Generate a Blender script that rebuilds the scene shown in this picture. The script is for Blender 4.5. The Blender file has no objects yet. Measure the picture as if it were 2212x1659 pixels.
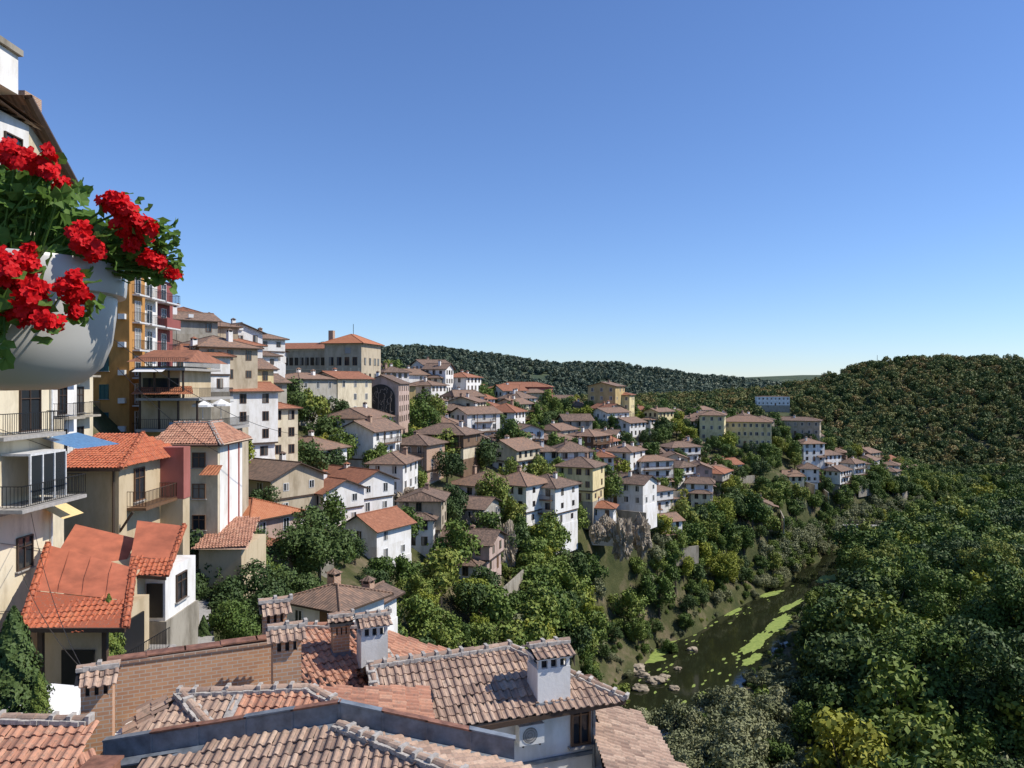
import bpy, math, random, numpy as np
from mathutils import Vector, Matrix, noise as mnoise
random.seed(11)
SC=bpy.context.scene
CAMZ=62.0; K=1670.0
def S(u,v,d): return Vector(((u-1106)/K*d, d, CAMZ-(v-829.5)/K*d))
V=Vector
# ---------------------------------------------------------------- materials
def newmat(name):
    m=bpy.data.materials.new(name); m.use_nodes=True
    nt=m.node_tree; b=nt.nodes['Principled BSDF']; b.inputs['Roughness'].default_value=.85
    return m,nt,b
def N(nt,t,**k):
    n=nt.nodes.new(t)
    for a,b in k.items(): setattr(n,a,b)
    return n
def ramp(nt,fac,stops,interp='LINEAR'):
    r=N(nt,'ShaderNodeValToRGB'); e=r.color_ramp.elements; r.color_ramp.interpolation=interp
    while len(e)<len(stops): e.new(.5)
    for i,(p,c) in enumerate(stops):
        e[i].position=p; e[i].color=(c[0],c[1],c[2],1)
    nt.links.new(fac,r.inputs['Fac']); return r.outputs['Color']
def noi(nt,scale,detail=4,vec=None,rough=.6):
    n=N(nt,'ShaderNodeTexNoise'); n.inputs['Scale'].default_value=scale; n.inputs['Detail'].default_value=detail
    n.inputs['Roughness'].default_value=rough
    if vec is not None: nt.links.new(vec,n.inputs['Vector'])
    return n.outputs['Fac']
def mix(nt,fac,a,b,mode='MIX'):
    n=N(nt,'ShaderNodeMix',data_type='RGBA',blend_type=mode)
    for s,val in ((n.inputs[0],fac),(n.inputs[6],a),(n.inputs[7],b)):
        if isinstance(val,(int,float)): s.default_value=val
        elif isinstance(val,tuple): s.default_value=(val[0],val[1],val[2],1)
        else: nt.links.new(val,s)
    return n.outputs[2]
def math_(nt,op,a,b=0.0,c=None):
    n=N(nt,'ShaderNodeMath',operation=op)
    for s,val in zip(n.inputs,(a,b,c)):
        if val is None: continue
        if isinstance(val,(int,float)): s.default_value=val
        else: nt.links.new(val,s)
    return n.outputs[0]
def bump(nt,b,h,strength=.3,dist=.05):
    n=N(nt,'ShaderNodeBump'); n.inputs['Strength'].default_value=strength; n.inputs['Distance'].default_value=dist
    nt.links.new(h,n.inputs['Height']); nt.links.new(n.outputs[0],b.inputs['Normal'])
def coord(nt,which='Object'):
    return N(nt,'ShaderNodeTexCoord').outputs[which]
def plaster(name,c,dirt=.35,vary=.14):
    m,nt,b=newmat(name); co=coord(nt)
    oi=N(nt,'ShaderNodeObjectInfo')
    off=N(nt,'ShaderNodeVectorMath',operation='ADD'); nt.links.new(co,off.inputs[0])
    cb=N(nt,'ShaderNodeCombineXYZ'); nt.links.new(math_(nt,'MULTIPLY',oi.outputs['Random'],50.0),cb.inputs[0]); nt.links.new(cb.outputs[0],off.inputs[1])
    mp=N(nt,'ShaderNodeMapping'); mp.inputs['Scale'].default_value=(1,1,.35); nt.links.new(off.outputs[0],mp.inputs[0])
    f=noi(nt,.7,6,mp.outputs[0],.7)
    d=tuple(x*(1-dirt)*k for x,k in zip(c,(1,.96,.88)))
    col=ramp(nt,f,[(.32,d),(.55,c),(1,tuple(min(1,x*1.05) for x in c))])
    hv=N(nt,'ShaderNodeHueSaturation'); nt.links.new(col,hv.inputs['Color'])
    nt.links.new(math_(nt,'MULTIPLY_ADD',oi.outputs['Random'],vary,1-vary*.7),hv.inputs['Value'])
    nt.links.new(hv.outputs[0],b.inputs['Base Color'])
    bump(nt,b,noi(nt,14,2,co),.15,.03); b.inputs['Roughness'].default_value=.92
    return m
def flat(name,c,rough=.7,metal=0,nz=.25,scale=6):
    m,nt,b=newmat(name); f=noi(nt,scale,5,coord(nt))
    col=ramp(nt,f,[(.3,tuple(x*(1-nz) for x in c)),(.7,tuple(min(1,x*(1+nz*.4)) for x in c))])
    nt.links.new(col,b.inputs['Base Color']); b.inputs['Roughness'].default_value=rough; b.inputs['Metallic'].default_value=metal
    return m
def rooftile(name,stops,tw=.25,tl=.38):
    m,nt,b=newmat(name); uv=coord(nt,'UV'); sp=N(nt,'ShaderNodeSeparateXYZ'); nt.links.new(uv,sp.inputs[0])
    u=math_(nt,'DIVIDE',sp.outputs[0],tw); v=math_(nt,'DIVIDE',sp.outputs[1],tl)
    cb=N(nt,'ShaderNodeCombineXYZ'); nt.links.new(math_(nt,'FLOOR',u),cb.inputs[0]); nt.links.new(math_(nt,'FLOOR',v),cb.inputs[1])
    oi=N(nt,'ShaderNodeObjectInfo'); nt.links.new(math_(nt,'MULTIPLY',oi.outputs['Random'],77.0),cb.inputs[2])
    wn=N(nt,'ShaderNodeTexWhiteNoise',noise_dimensions='3D'); nt.links.new(cb.outputs[0],wn.inputs[0])
    co=coord(nt)
    f=math_(nt,'ADD',math_(nt,'MULTIPLY',wn.outputs['Value'],.4),math_(nt,'MULTIPLY',noi(nt,.9,5,co,.75),.5))
    f=math_(nt,'ADD',f,math_(nt,'MULTIPLY_ADD',oi.outputs['Random'],.34,-.07))
    col=ramp(nt,f,stops)
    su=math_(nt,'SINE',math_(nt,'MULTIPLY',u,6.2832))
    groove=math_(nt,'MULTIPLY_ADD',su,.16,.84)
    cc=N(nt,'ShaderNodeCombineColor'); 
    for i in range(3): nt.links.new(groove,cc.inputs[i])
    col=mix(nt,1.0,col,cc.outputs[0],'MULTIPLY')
    nt.links.new(col,b.inputs['Base Color'])
    h=math_(nt,'ADD',math_(nt,'MULTIPLY',su,.5),math_(nt,'FRACT',v))
    bump(nt,b,h,.6,.06); b.inputs['Roughness'].default_value=.9
    return m
def tilegeo(name,stops):
    m,nt,b=newmat(name); uv=coord(nt,'UV'); sp=N(nt,'ShaderNodeSeparateXYZ'); nt.links.new(uv,sp.inputs[0])
    co=coord(nt)
    f=math_(nt,'ADD',math_(nt,'MULTIPLY',sp.outputs[0],.55),math_(nt,'MULTIPLY',noi(nt,1.1,6,co),.5))
    col=ramp(nt,f,stops)
    l=noi(nt,9,8,co,.75); lr=ramp(nt,l,[(.48,(0,0,0)),(.66,(1,1,1))])
    col=mix(nt,math_(nt,'MULTIPLY',lr,.65),col,(.15,.13,.10))
    l2=noi(nt,16,4,co,.6); lr2=ramp(nt,l2,[(.62,(0,0,0)),(.7,(1,1,1))]); col=mix(nt,math_(nt,'MULTIPLY',lr2,.5),col,(.45,.42,.34))
    nt.links.new(col,b.inputs['Base Color']); bump(nt,b,noi(nt,30,4,co),.25,.02); b.inputs['Roughness'].default_value=.88
    return m
def brickm(name,c1=(.58,.29,.14),c2=(.44,.19,.09),mo=(.50,.45,.37)):
    m,nt,b=newmat(name); t=N(nt,'ShaderNodeTexBrick'); nt.links.new(coord(nt,'UV'),t.inputs['Vector'])
    t.inputs['Color1'].default_value=(*c1,1); t.inputs['Color2'].default_value=(*c2,1); t.inputs['Mortar'].default_value=(*mo,1)
    t.inputs['Scale'].default_value=1; t.inputs['Brick Width'].default_value=.27; t.inputs['Row Height'].default_value=.10; t.inputs['Mortar Size'].default_value=.012
    col=mix(nt,math_(nt,'MULTIPLY',noi(nt,5,6,coord(nt)),.5),t.outputs['Color'],(.62,.40,.24)); 
    nt.links.new(col,b.inputs['Base Color']); bump(nt,b,t.outputs['Fac'],-.5,.03)
    return m
def leafm(name,stops,trans=0.0,k=1.0):
    m,nt,b=newmat(name); oi=N(nt,'ShaderNodeObjectInfo')
    ge=N(nt,'ShaderNodeNewGeometry')
    f=math_(nt,'ADD',math_(nt,'MULTIPLY',oi.outputs['Random'],.68),math_(nt,'MULTIPLY',ge.outputs['Random Per Island'],.32))
    col=ramp(nt,f,[(p,tuple(x*k for x in c)) for p,c in stops])
    nt.links.new(col,b.inputs['Base Color']); b.inputs['Roughness'].default_value=.6
    b.inputs['Specular IOR Level'].default_value=.2
    if trans>0:
        tr=N(nt,'ShaderNodeBsdfTranslucent'); hs=N(nt,'ShaderNodeHueSaturation'); hs.inputs['Value'].default_value=1.5; nt.links.new(col,hs.inputs['Color']); nt.links.new(hs.outputs[0],tr.inputs[0])
        mx=N(nt,'ShaderNodeMixShader'); mx.inputs[0].default_value=trans
        nt.links.new(b.outputs[0],mx.inputs[1]); nt.links.new(tr.outputs[0],mx.inputs[2])
        nt.links.new(mx.outputs[0],nt.nodes['Material Output'].inputs[0])
    return m
M={}
M['white']=plaster('white_plaster',(.82,.80,.76),.25); M['cream']=plaster('cream_plaster',(.70,.61,.44)); M['beige']=plaster('beige_plaster',(.50,.42,.30))
M['ochre']=plaster('ochre_plaster',(.58,.43,.20)); M['yellow']=plaster('yellow_plaster',(.74,.62,.34)); M['grey']=plaster('grey_plaster',(.42,.39,.33))
M['pink']=plaster('pink_plaster',(.50,.37,.31)); M['orange']=plaster('orange_plaster',(.50,.25,.07),.3,.03); M['maroon']=plaster('maroon_plaster',(.30,.09,.08),.25,.05)
M['rose']=plaster('rose_plaster',(.38,.13,.105),.25,.05); M['tan']=plaster('tan_plaster',(.56,.45,.29),.25,.03); M['red']=plaster('red_plaster',(.45,.10,.08),.2,.05)
M['stone']=plaster('rubble_stone',(.38,.34,.27),.5,.2); M['timber']=plaster('timber_boarding',(.20,.125,.075),.4,.2)
M['brick']=brickm('brick_wall'); M['brickfar']=brickm('old_brick',(.36,.2,.13),(.28,.14,.09))
M['rfbrown']=rooftile('aged_brown_tiles',[(.15,(.11,.075,.055)),(.45,(.21,.14,.10)),(.7,(.30,.19,.13)),(.95,(.40,.22,.13))])
M['rfred']=rooftile('red_tiles',[(.15,(.18,.085,.05)),(.45,(.32,.13,.07)),(.8,(.42,.17,.09)),(1,(.48,.24,.14))])
M['rforange']=rooftile('orange_tiles',[(.15,(.30,.11,.055)),(.5,(.48,.17,.075)),(1,(.56,.23,.11))])
M['tgold']=tilegeo('weathered_clay_tiles',[(.1,(.19,.12,.09)),(.4,(.36,.24,.175)),(.65,(.47,.32,.23)),(.9,(.56,.41,.30))])
M['tora']=tilegeo('orange_clay_tiles',[(.1,(.24,.12,.08)),(.4,(.43,.20,.125)),(.75,(.55,.28,.175)),(1,(.58,.40,.28))])
M['tred']=tilegeo('red_clay_tiles',[(.1,(.36,.085,.035)),(.5,(.50,.13,.055)),(1,(.55,.17,.07))])
M['sheetred']=flat('red_roof_membrane',(.44,.13,.065),.75,0,.35,1.2)
M['mortar']=flat('mortar',(.48,.44,.39),.95,0,.45,9)
M['wood']=flat('dark_wood',(.075,.045,.028),.7); M['wood2']=flat('brown_wood',(.17,.09,.045),.6)
M['iron']=flat('wrought_iron',(.02,.02,.022),.45,.3); M['steel']=flat('grey_flashing',(.21,.235,.26),.5,.1,.5,3); M['rust']=flat('rusty_metal_cap',(.30,.14,.085),.6,.1,.6,4)
M['frame']=flat('white_frame',(.7,.7,.68),.5); M['conc']=flat('concrete',(.38,.36,.33),.9); M['awn']=flat('white_canvas',(.78,.77,.74),.8,0,.08)
M['awny']=flat('yellow_canvas',(.75,.55,.25),.8,0,.1); M['ac']=flat('ac_casing',(.72,.72,.69),.4,0,.08); M['teal']=flat('teal_shutter',(.03,.12,.12),.4)
M['black']=flat('black_paint',(.012,.011,.012),.5); M['blue']=flat('blue_panel',(.12,.25,.42),.25); M['pot']=flat('pot_glaze',(.50,.49,.455),.4,0,.08,3)
M['mural']=flat('mural_line_paint',(.40,.33,.28),.8)
g,nt,b=newmat('window_glass'); 
oi=N(nt,'ShaderNodeNewGeometry'); col=ramp(nt,oi.outputs['Random Per Island'],[(0,(.012,.015,.02)),(.7,(.03,.035,.04)),(.85,(.2,.19,.17)),(1,(.3,.28,.24))]); nt.links.new(col,b.inputs['Base Color']); b.inputs['Roughness'].default_value=.08; M['glass']=g
M['leafA']=leafm('leaves_green',[(0,(.030,.050,.012)),(.25,(.048,.076,.016)),(.5,(.075,.108,.022)),(.75,(.105,.130,.026)),(1,(.17,.165,.035))],0,1.8)
M['leafD']=leafm('leaves_dark',[(0,(.024,.040,.014)),(.5,(.042,.066,.019)),(1,(.062,.088,.024))],0,1.75)
M['leafW']=leafm('leaves_willow',[(0,(.11,.125,.06)),(.5,(.16,.17,.085)),(1,(.21,.21,.11))],0,1.4)
M['leafY']=leafm('leaves_yellowgreen',[(0,(.14,.17,.02)),(.5,(.20,.22,.03)),(1,(.28,.26,.04))],0,1.25)
M['leafH']=leafm('leaves_hill',[(0,(.040,.060,.020)),(.3,(.060,.082,.024)),(.5,(.090,.104,.030)),(.7,(.120,.118,.037)),(.86,(.165,.12,.042)),(1,(.165,.085,.042))],0,1.65)
M['leafHaze']=leafm('haze_tinted_leaves',[(0,(.075,.105,.075)),(.5,(.10,.13,.085)),(1,(.14,.15,.095))],0,1.1)  # paler, bluer leaf colour carries painted aerial haze for the far ridges
M['bark']=flat('bark',(.10,.08,.06),.95,0,.5,8)
M['geran']=leafm('geranium_leaf',[(0,(.09,.17,.03)),(.5,(.14,.24,.05)),(1,(.24,.32,.08))],.3)
M['petal']=leafm('red_petal',[(0,(.45,.004,.008)),(.5,(.68,.008,.012)),(1,(.82,.02,.02))],.25)
# ---------------------------------------------------------------- mesh builder
class MB:
    def __init__(s): s.v=[];s.f=[];s.uv=[];s.m=[]
    def face(s,pts,m=0,uv=None):
        i=len(s.v); s.v.extend([tuple(p) for p in pts]); s.f.append(tuple(range(i,i+len(pts)))); s.m.append(m)
        if uv is None:
            a=V(pts[0]); n=(V(pts[1])-a).cross(V(pts[2])-a)
            if n.length<1e-9: n=V((0,0,1))
            n.normalize()
            e=V((0,0,1)).cross(n)
            if e.length<1e-3: e=V((1,0,0))
            e.normalize(); q=n.cross(e)
            uv=[(V(p).dot(e),V(p).dot(q)) for p in pts]
        s.uv.extend(uv)
    def obox(s,c,a,n,up,ha,hn,hu,m=0):
        c=V(c);a=V(a)*ha;n=V(n)*hn;up=V(up)*hu
        P=lambda i,j,k:c+a*i+n*j+up*k
        for q in (((-1,-1,-1),(1,-1,-1),(1,-1,1),(-1,-1,1)),((1,1,-1),(-1,1,-1),(-1,1,1),(1,1,1)),((1,-1,-1),(1,1,-1),(1,1,1),(1,-1,1)),
                  ((-1,1,-1),(-1,-1,-1),(-1,-1,1),(-1,1,1)),((-1,-1,1),(1,-1,1),(1,1,1),(-1,1,1)),((-1,1,-1),(1,1,-1),(1,-1,-1),(-1,-1,-1))):
            s.face([P(*x) for x in q],m)
    def box(s,x0,x1,y0,y1,z0,z1,m=0):
        s.obox(((x0+x1)/2,(y0+y1)/2,(z0+z1)/2),(1,0,0),(0,1,0),(0,0,1),abs(x1-x0)/2,abs(y1-y0)/2,abs(z1-z0)/2,m)
    def bar(s,p,q,r,m=0,r2=None):
        p=V(p);q=V(q);d=(q-p); L=d.length
        if L<1e-6: return
        d/=L; a=d.orthogonal().normalized(); n=d.cross(a); r2=r if r2 is None else r2
        k=6 if r>.03 or r2!=r else 4
        for i in range(k):
            t0=2*math.pi*i/k;t1=2*math.pi*(i+1)/k
            o0=a*math.cos(t0)+n*math.sin(t0);o1=a*math.cos(t1)+n*math.sin(t1)
            s.face([p+o0*r,p+o1*r,q+o1*r2,q+o0*r2],m)
        s.face([q+(a*math.cos(2*math.pi*i/k)+n*math.sin(2*math.pi*i/k))*r2 for i in range(k)],m)
    def obj(s,name,mats,parent=None,smooth=False):
        me=bpy.data.meshes.new(name); me.from_pydata(s.v,[],s.f)
        ul=me.uv_layers.new(name='UVMap'); ul.data.foreach_set('uv',[c for t in s.uv for c in t])
        for m in (mats if isinstance(mats,(list,tuple)) else [mats]): me.materials.append(m)
        me.polygons.foreach_set('material_index',s.m)
        if smooth: me.polygons.foreach_set('use_smooth',[True]*len(s.f))
        o=bpy.data.objects.new(name,me); SC.collection.objects.link(o)
        if parent: o.parent=parent
        return o
class Bld:
    def __init__(s,name,loc=(0,0,0),rot=0):
        s.name=name; s.loc=loc; s.rot=rot; s.parts={}
    def p(s,part,mat):
        k=(part,mat)
        if k not in s.parts: s.parts[k]=MB()
        return s.parts[k]
    def finish(s):
        e=bpy.data.objects.new(s.name,None); e.location=s.loc; e.rotation_euler=(0,0,s.rot); e.empty_display_size=.5
        SC.collection.objects.link(e)
        for (part,mat),mb in s.parts.items():
            if mb.f: mb.obj(part,M[mat],e)
        return e
UP=V((0,0,1))
def window(b,c,a,n,w,h,frame='frame',detail=1,glass='glass'):
    c=V(c);a=V(a);n=V(n); F=b.p('window_frames',frame); G=b.p('window_glass',glass)
    if detail==0:
        F.obox(c+n*.03,a,n,UP,w/2+.07,.03,h/2+.07)
        for sx in (-1,1):
            cc=c+n*.066+a*sx*(w/4+.01); G.face([cc-a*(w/4-.03)-UP*h/2,cc+a*(w/4-.03)-UP*h/2,cc+a*(w/4-.03)+UP*h/2,cc-a*(w/4-.03)+UP*h/2])
    else:
        t=.06
        for sx in (-1,1): F.obox(c+a*sx*(w/2)+n*.05,a,n,UP,t/2,.05,h/2)
        for sz in (-1,1): F.obox(c+UP*sz*(h/2+t/2)+n*.05,a,n,UP,w/2+t/2,.05,t/2)
        F.obox(c+n*.04,a,n,UP,t*.4,.03,h/2-.003); F.obox(c+n*.038+UP*h*.2,a,n,UP,w/2-t/2,.025,t*.35)
        G.face([c+n*.012-a*w/2-UP*h/2,c+n*.012+a*w/2-UP*h/2,c+n*.012+a*w/2+UP*h/2,c+n*.012-a*w/2+UP*h/2])
        b.p('sills','conc').obox(c-UP*(h/2+t+.035)+n*.08,a,n,UP,w/2+.12,.08,.03)
def railing(mb,p,q,h=1.0,step=.13,r=.012):
    p=V(p);q=V(q);L=(q-p).length; k=max(1,int(L/step))
    mb.bar(p+UP*h,q+UP*h,.025); mb.bar(p+UP*.1,q+UP*.1,.018)
    for i in range(k+1):
        a=p.lerp(q,i/k); mb.bar(a+UP*.1,a+UP*h,r*1.0)
def balcony(b,c,a,n,w,dp,slab='conc',rail='iron',step=.14,solid=None,r=.012):
    c=V(c);a=V(a);n=V(n)
    b.p('balcony_slab',slab).obox(c+n*dp/2-UP*.08,a,n,UP,w/2,dp/2,.08)
    c0=c-a*(w/2-.04);c1=c+a*(w/2-.04);f=n*(dp-.05)
    if solid:
        m=b.p('balcony_parapet',solid); m.obox(c+n*(dp-.05)+UP*.5,a,n,UP,w/2+.01,.05,.5)
        for q in (c0,c1): m.obox(q+n*(dp/2-.06)+UP*.5,a,n,UP,.04,dp/2-.06,.497)
    else:
        m=b.p('balcony_railing',rail)
        railing(m,c0,c0+f,step=step,r=r);railing(m,c0+f,c1+f,step=step,r=r);railing(m,c1+f,c1,step=step,r=r)
def roof(b,w,d,z,ov,pitch,kind,rm,cx=0,cy=0,wall=None):
    t=math.tan(pitch); sw=d>w
    W,D=(w/2+ov,d/2+ov) if not sw else (d/2+ov,w/2+ov); ww=(w if not sw else d)/2; dd=(d if not sw else w)/2
    h=D*t; ze=z-ov*t+.12; r={'hip':W-D,'gable':W,'half':W-D*.45}[kind]
    T=(lambda x,y,z:V((cx+x,cy+y,z))) if not sw else (lambda x,y,z:V((cx-y,cy+x,z)))
    R=b.p('roof',rm); Wd=b.p('eaves','wood')
    pl=[[(-W,-D,ze),(W,-D,ze),(r,0,ze+h),(-r,0,ze+h)],[(W,D,ze),(-W,D,ze),(-r,0,ze+h),(r,0,ze+h)]]
    if kind!='gable': pl+=[[(W,-D,ze),(W,D,ze),(r,0,ze+h)],[(-W,D,ze),(-W,-D,ze),(-r,0,ze+h)]]
    for P in pl:
        R.face([T(*p) for p in P]); Wd.face([T(p[0],p[1],p[2]-.14) for p in reversed(P)])
        for i in range(1 if kind!='gable' else len(P)):
            if kind=='gable' and i==2: continue
            p,q=P[i],P[(i+1)%len(P)]
            Wd.face([T(p[0],p[1],p[2]-.14),T(q[0],q[1],q[2]-.14),T(*q),T(*p)])
    cap=b.p('ridge_tiles',rm)
    cap.bar(T(-r,0,ze+h+.02),T(r,0,ze+h+.02),.11)
    if kind!='gable':
        for sx in (-1,1):
            for sy in (-1,1): cap.bar(T(sx*W,sy*D,ze+.02),T(sx*r,0,ze+h+.02),.09)
    if kind=='gable' and wall:
        for sx in (-1,1):
            b.p('walls',wall).face([T(sx*ww,-dd,z),T(sx*ww,dd,z),T(sx*ww,0,z+dd*t)])
    return ze+h
def chimney(b,x,y,z0,z1,m='white',rm='rfbrown',s=.35):
    c=b.p('chimney',m); c.box(x-s,x+s,y-s,y+s,z0,z1)
    k=b.p('chimney_cap','black'); k.box(x-s*.8,x+s*.8,y-s*.8,y+s*.8,z1,z1+.25)
    for i in (-1,1):
        for j in (-1,1): c.box(x+i*s*.85-.05,x+i*s*.85+.05,y+j*s*.85-.05,y+j*s*.85+.05,z1,z1+.26)
    q=b.p('chimney_roof',rm); S_=s*1.35; zt=z1+.26
    for i in range(4):
        A=[(-1,-1),(1,-1),(1,1),(-1,1)]; p=A[i];r_=A[(i+1)%4]
        q.face([(x+p[0]*S_,y+p[1]*S_,zt),(x+r_[0]*S_,y+r_[1]*S_,zt),(x,y,zt+.32)])
    q.face([(x-S_,y-S_,zt),(x-S_,y+S_,zt),(x+S_,y+S_,zt),(x+S_,y-S_,zt)])
def generic_house(name,x,y,z,rot,w,d,nf,fh,wall,rm,kind='hip',ov=.7,pitch=.38,nwf=3,nws=2,frame='frame',jetty=.5,found=6,chim=1,balc=None,detail=0,winh=1.3,winw=.9,gw=None,band=True,wing=0,extras=False):
    b=Bld(name,(x,y,z),rot); H=nf*fh; W=b.p('walls',wall)
    rnd=random.Random(int(x*7+y*13))
    b.p('foundation','stone' if rnd.random()<.45 else wall).box(-w/2-.06,w/2+.06,-d/2-.06,d/2+.06,-found,.35)
    up=jetty if nf>1 else 0
    gwall=b.p('ground_floor',gw or wall)
    gwall.box(-w/2,w/2,-d/2,d/2,.35,fh)
    y0=-d/2-up
    if nf>1: W.box(-w/2-up*.5,w/2+up*.5,y0,d/2+.02,fh,H)
    else: W.box(-w/2-.01,w/2+.01,-d/2-.01,d/2+.01,fh-.2,H)
    if band and up: b.p('timber_band','wood').box(-w/2-up*.5-.03,w/2+up*.5+.03,y0-.03,d/2,fh-.12,fh+.12)
    for f in range(nf):
        zc=f*fh+fh*.55; yy=y0 if f else -d/2; xx=w/2+(up*.5 if f else 0)
        for i in range(nwf):
            px=-w/2+w*(i+.5)/nwf
            if f==0 and i==nwf//2: 
                b.p('door','wood2').obox((px,yy-.04,1.15),(1,0,0),(0,-1,0),UP,.5,.04,1.05)
            else:
                window(b,(px,yy,zc),(1,0,0),(0,-1,0),winw*rnd.choice([1,1,1,1.25]),winh,frame,detail)
        for sx in (-1,1):
            for i in range(nws):
                if rnd.random()<.16: continue
                py=-d/2+d*(i+.5)/nws; window(b,(sx*xx,py,zc),(0,sx,0),(sx,0,0),winw*.9,winh*rnd.choice([1,1,.75]),frame,detail)
        for i in range(nwf-1):
            window(b,(-w/2+w*(i+1)/nwf,d/2+.02,zc),(-1,0,0),(0,1,0),winw,winh,frame,0)
    Wr=w+up; Dr=d+up; cy=-up/2
    top=roof(b,Wr,Dr,H,ov,pitch,kind,rm,0,cy,wall)
    if wing:
        sx=wing; ww_=w*.42; hh_=fh*max(1,nf-1)-.1; cx_=sx*(w/2+ww_/2-.3)
        b.p('wing_walls','white' if wall!='white' else 'cream').box(cx_-ww_/2,cx_+ww_/2,-d*.42,d*.3,-found,hh_)
        for f in range(max(1,nf-1)):
            for k_ in (-.25,.25): window(b,(cx_+ww_*k_,-d*.42,f*fh+fh*.55),(1,0,0),(0,-1,0),winw,winh,frame,0)
            for k_ in (-.2,.1): window(b,(cx_+sx*ww_/2,d*k_,f*fh+fh*.55),(0,sx,0),(sx,0,0),winw,winh,frame,0)
        roof(b,ww_,d*.72,hh_,.6,pitch,'hip',rm,cx_,-d*.06)
    if balc:
        for f in range(1,nf):
            balcony(b,(0,y0,f*fh+.15),(1,0,0),(0,-1,0),w*balc,1.2,'wood2','wood',.25,r=.03)
            for sx in (-1,1): b.p('balcony_posts','wood').box(sx*w*balc/2-.07,sx*w*balc/2+.07,y0-1.15,y0-1.01,f*fh,(f+1)*fh-.1)
    if extras:
        q=rnd.random()
        if q<.4:
            s_=rnd.choice([-1,1]); xw=w*.3*s_
            b.p('porch_roof',rm).face([(xw-1.8,-d/2-2.2,1.9),(xw+1.8,-d/2-2.2,1.9),(xw+1.8,-d/2-.005,2.5),(xw-1.8,-d/2-.005,2.5)])
            for k_ in (-1.6,1.6): b.p('porch_posts','wood').box(xw+k_-.06,xw+k_+.06,-d/2-2.1,-d/2-1.98,-found*.6,1.9)
        if rnd.random()<.6: b.p('garden_wall','stone').box(-w/2-2.5,w/2+2.5,-d/2-3.6,-d/2-3.3,-found,rnd.uniform(-1.4,-.2))
        if rnd.random()<.3: b.p('antenna','iron').bar((w*.2,0,top-.4),(w*.2,0,top+2.2),.035); b.p('antenna','iron').bar((w*.2-.5,0,top+2),(w*.2+.5,0,top+2),.03)
        if rnd.random()<.3: b.p('air_conditioner','ac').box(w/2+up*.5+.02,w/2+up*.5+.35,-.4,.4,fh+.3,fh+.85)
    for k in range(chim):
        cx=rnd.uniform(-w*.3,w*.3); cyy=rnd.uniform(-d*.25,d*.25)
        chimney(b,cx,cyy,H,top+rnd.uniform(.1,.7),rnd.choice(['white','white','brickfar']),rm)
    return b
# ---------------------------------------------------------------- terrain
river=np.array([(34,-120),(32,0),(27,60),(20,105),(26,142),(36,162),(49,182),(69,211),(89,235),(113,268),(136,296),(185,335),(260,390),(340,425),(430,450),(700,470),(1200,500)],float)
def driver(x,y):
    best=np.full(np.shape(x),1e9)
    for a,b in zip(river[:-1],river[1:]):
        ab=b-a; t=np.clip(((x-a[0])*ab[0]+(y-a[1])*ab[1])/(ab@ab),0,1)
        best=np.minimum(best,np.hypot(x-a[0]-t*ab[0],y-a[1]-t*ab[1]))
    return best
C=[(-35,105,44),(-18,125,37),(-4,150,35),(9,165,32),(25,185,32),(54,230,27),(72,250,25),(101,285,28),(147,330,21),(214,400,10),
(-66,150,67),(-72,190,67),(-52,215,53),(-55,195,54),(-62,215,54),(-78,235,62),(-60,245,60),(-32,260,59),(-17,270,55.5),(8,300,51),(36,310,48.5),(58,330,46.5),(83,350,44),(90,305,37),(125,340,38),(158,370,29),
(-44,150,51),(-46,140,49),(-34,140,46.5),(-20,165,44),(-6,195,44),(11,200,40.5),(42,240,36),(-1,225,46.5),(22,255,42.5),(-27,195,50),(-40,165,51),
(-38,85,55),(-29,75,45),(-20,48,45.5),(-21,70,41),(-21,85,38),(-9,75,33),(0,60,32),(8,60,20),(0,100,22),(7,130,17),(-10,100,31),(13,110,9),(-5,132,28),(4,148,24),
(18,165,16),(34,182,18),(58,222,15),(83,250,14),(113,285,14),
(-20,20,45),(-10,30,45),(0,30,42),(9,30,33),(0,10,45),(12,10,36),(-20,0,50),(-28,48,48),(-45,60,64),(-60,60,75),(-60,100,72),(-80,0,78),(-100,150,82),(-100,250,74),(-100,350,66),(-60,-60,70),(0,-60,50),
(0,380,42),(50,430,38),(100,450,34),(-50,400,50),(180,450,22),(0,600,40),(100,550,36),(200,600,43),(250,700,50),(0,800,42),(-200,600,60),
(60,110,2.5),(80,120,3),(120,180,4),(170,230,5),(230,300,8),(120,100,4),(200,150,8),(300,250,25),(320,340,22),(80,50,4),(200,50,20),(400,300,40),(80,-60,6),(300,0,60),(60,160,2.2),(80,190,2.5),(110,220,3),
(312,700,73),(282,725,58),(349,690,80),(367,650,76),(397,600,64),(430,640,74),(209,475,18),(241,450,10),(262,415,7),(216,560,28),(283,560,36),(309,520,36),(345,580,55),(400,850,68),(600,600,80),(500,500,58),(450,560,66)]
C+= [(p[0],p[1],0) for p in river[:14]]
C=np.array(C,float)
def phi(r): return r
A=phi(np.hypot(C[:,None,0]-C[None,:,0],C[:,None,1]-C[None,:,1])); n_=len(C)
P_=np.c_[np.ones(n_)]
sysm=np.block([[A,P_],[P_.T,np.zeros((1,1))]]); sol=np.linalg.solve(sysm,np.r_[C[:,2],0])
def rbf(x,y):
    o=np.full(np.shape(x),sol[-1])
    for (cx,cy,_),w in zip(C,sol[:-1]): o=o+w*phi(np.hypot(x-cx,y-cy))
    return o
def sm(a,b,x):
    t=np.clip((x-a)/(b-a),0,1); return t*t*(3-2*t)
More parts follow.
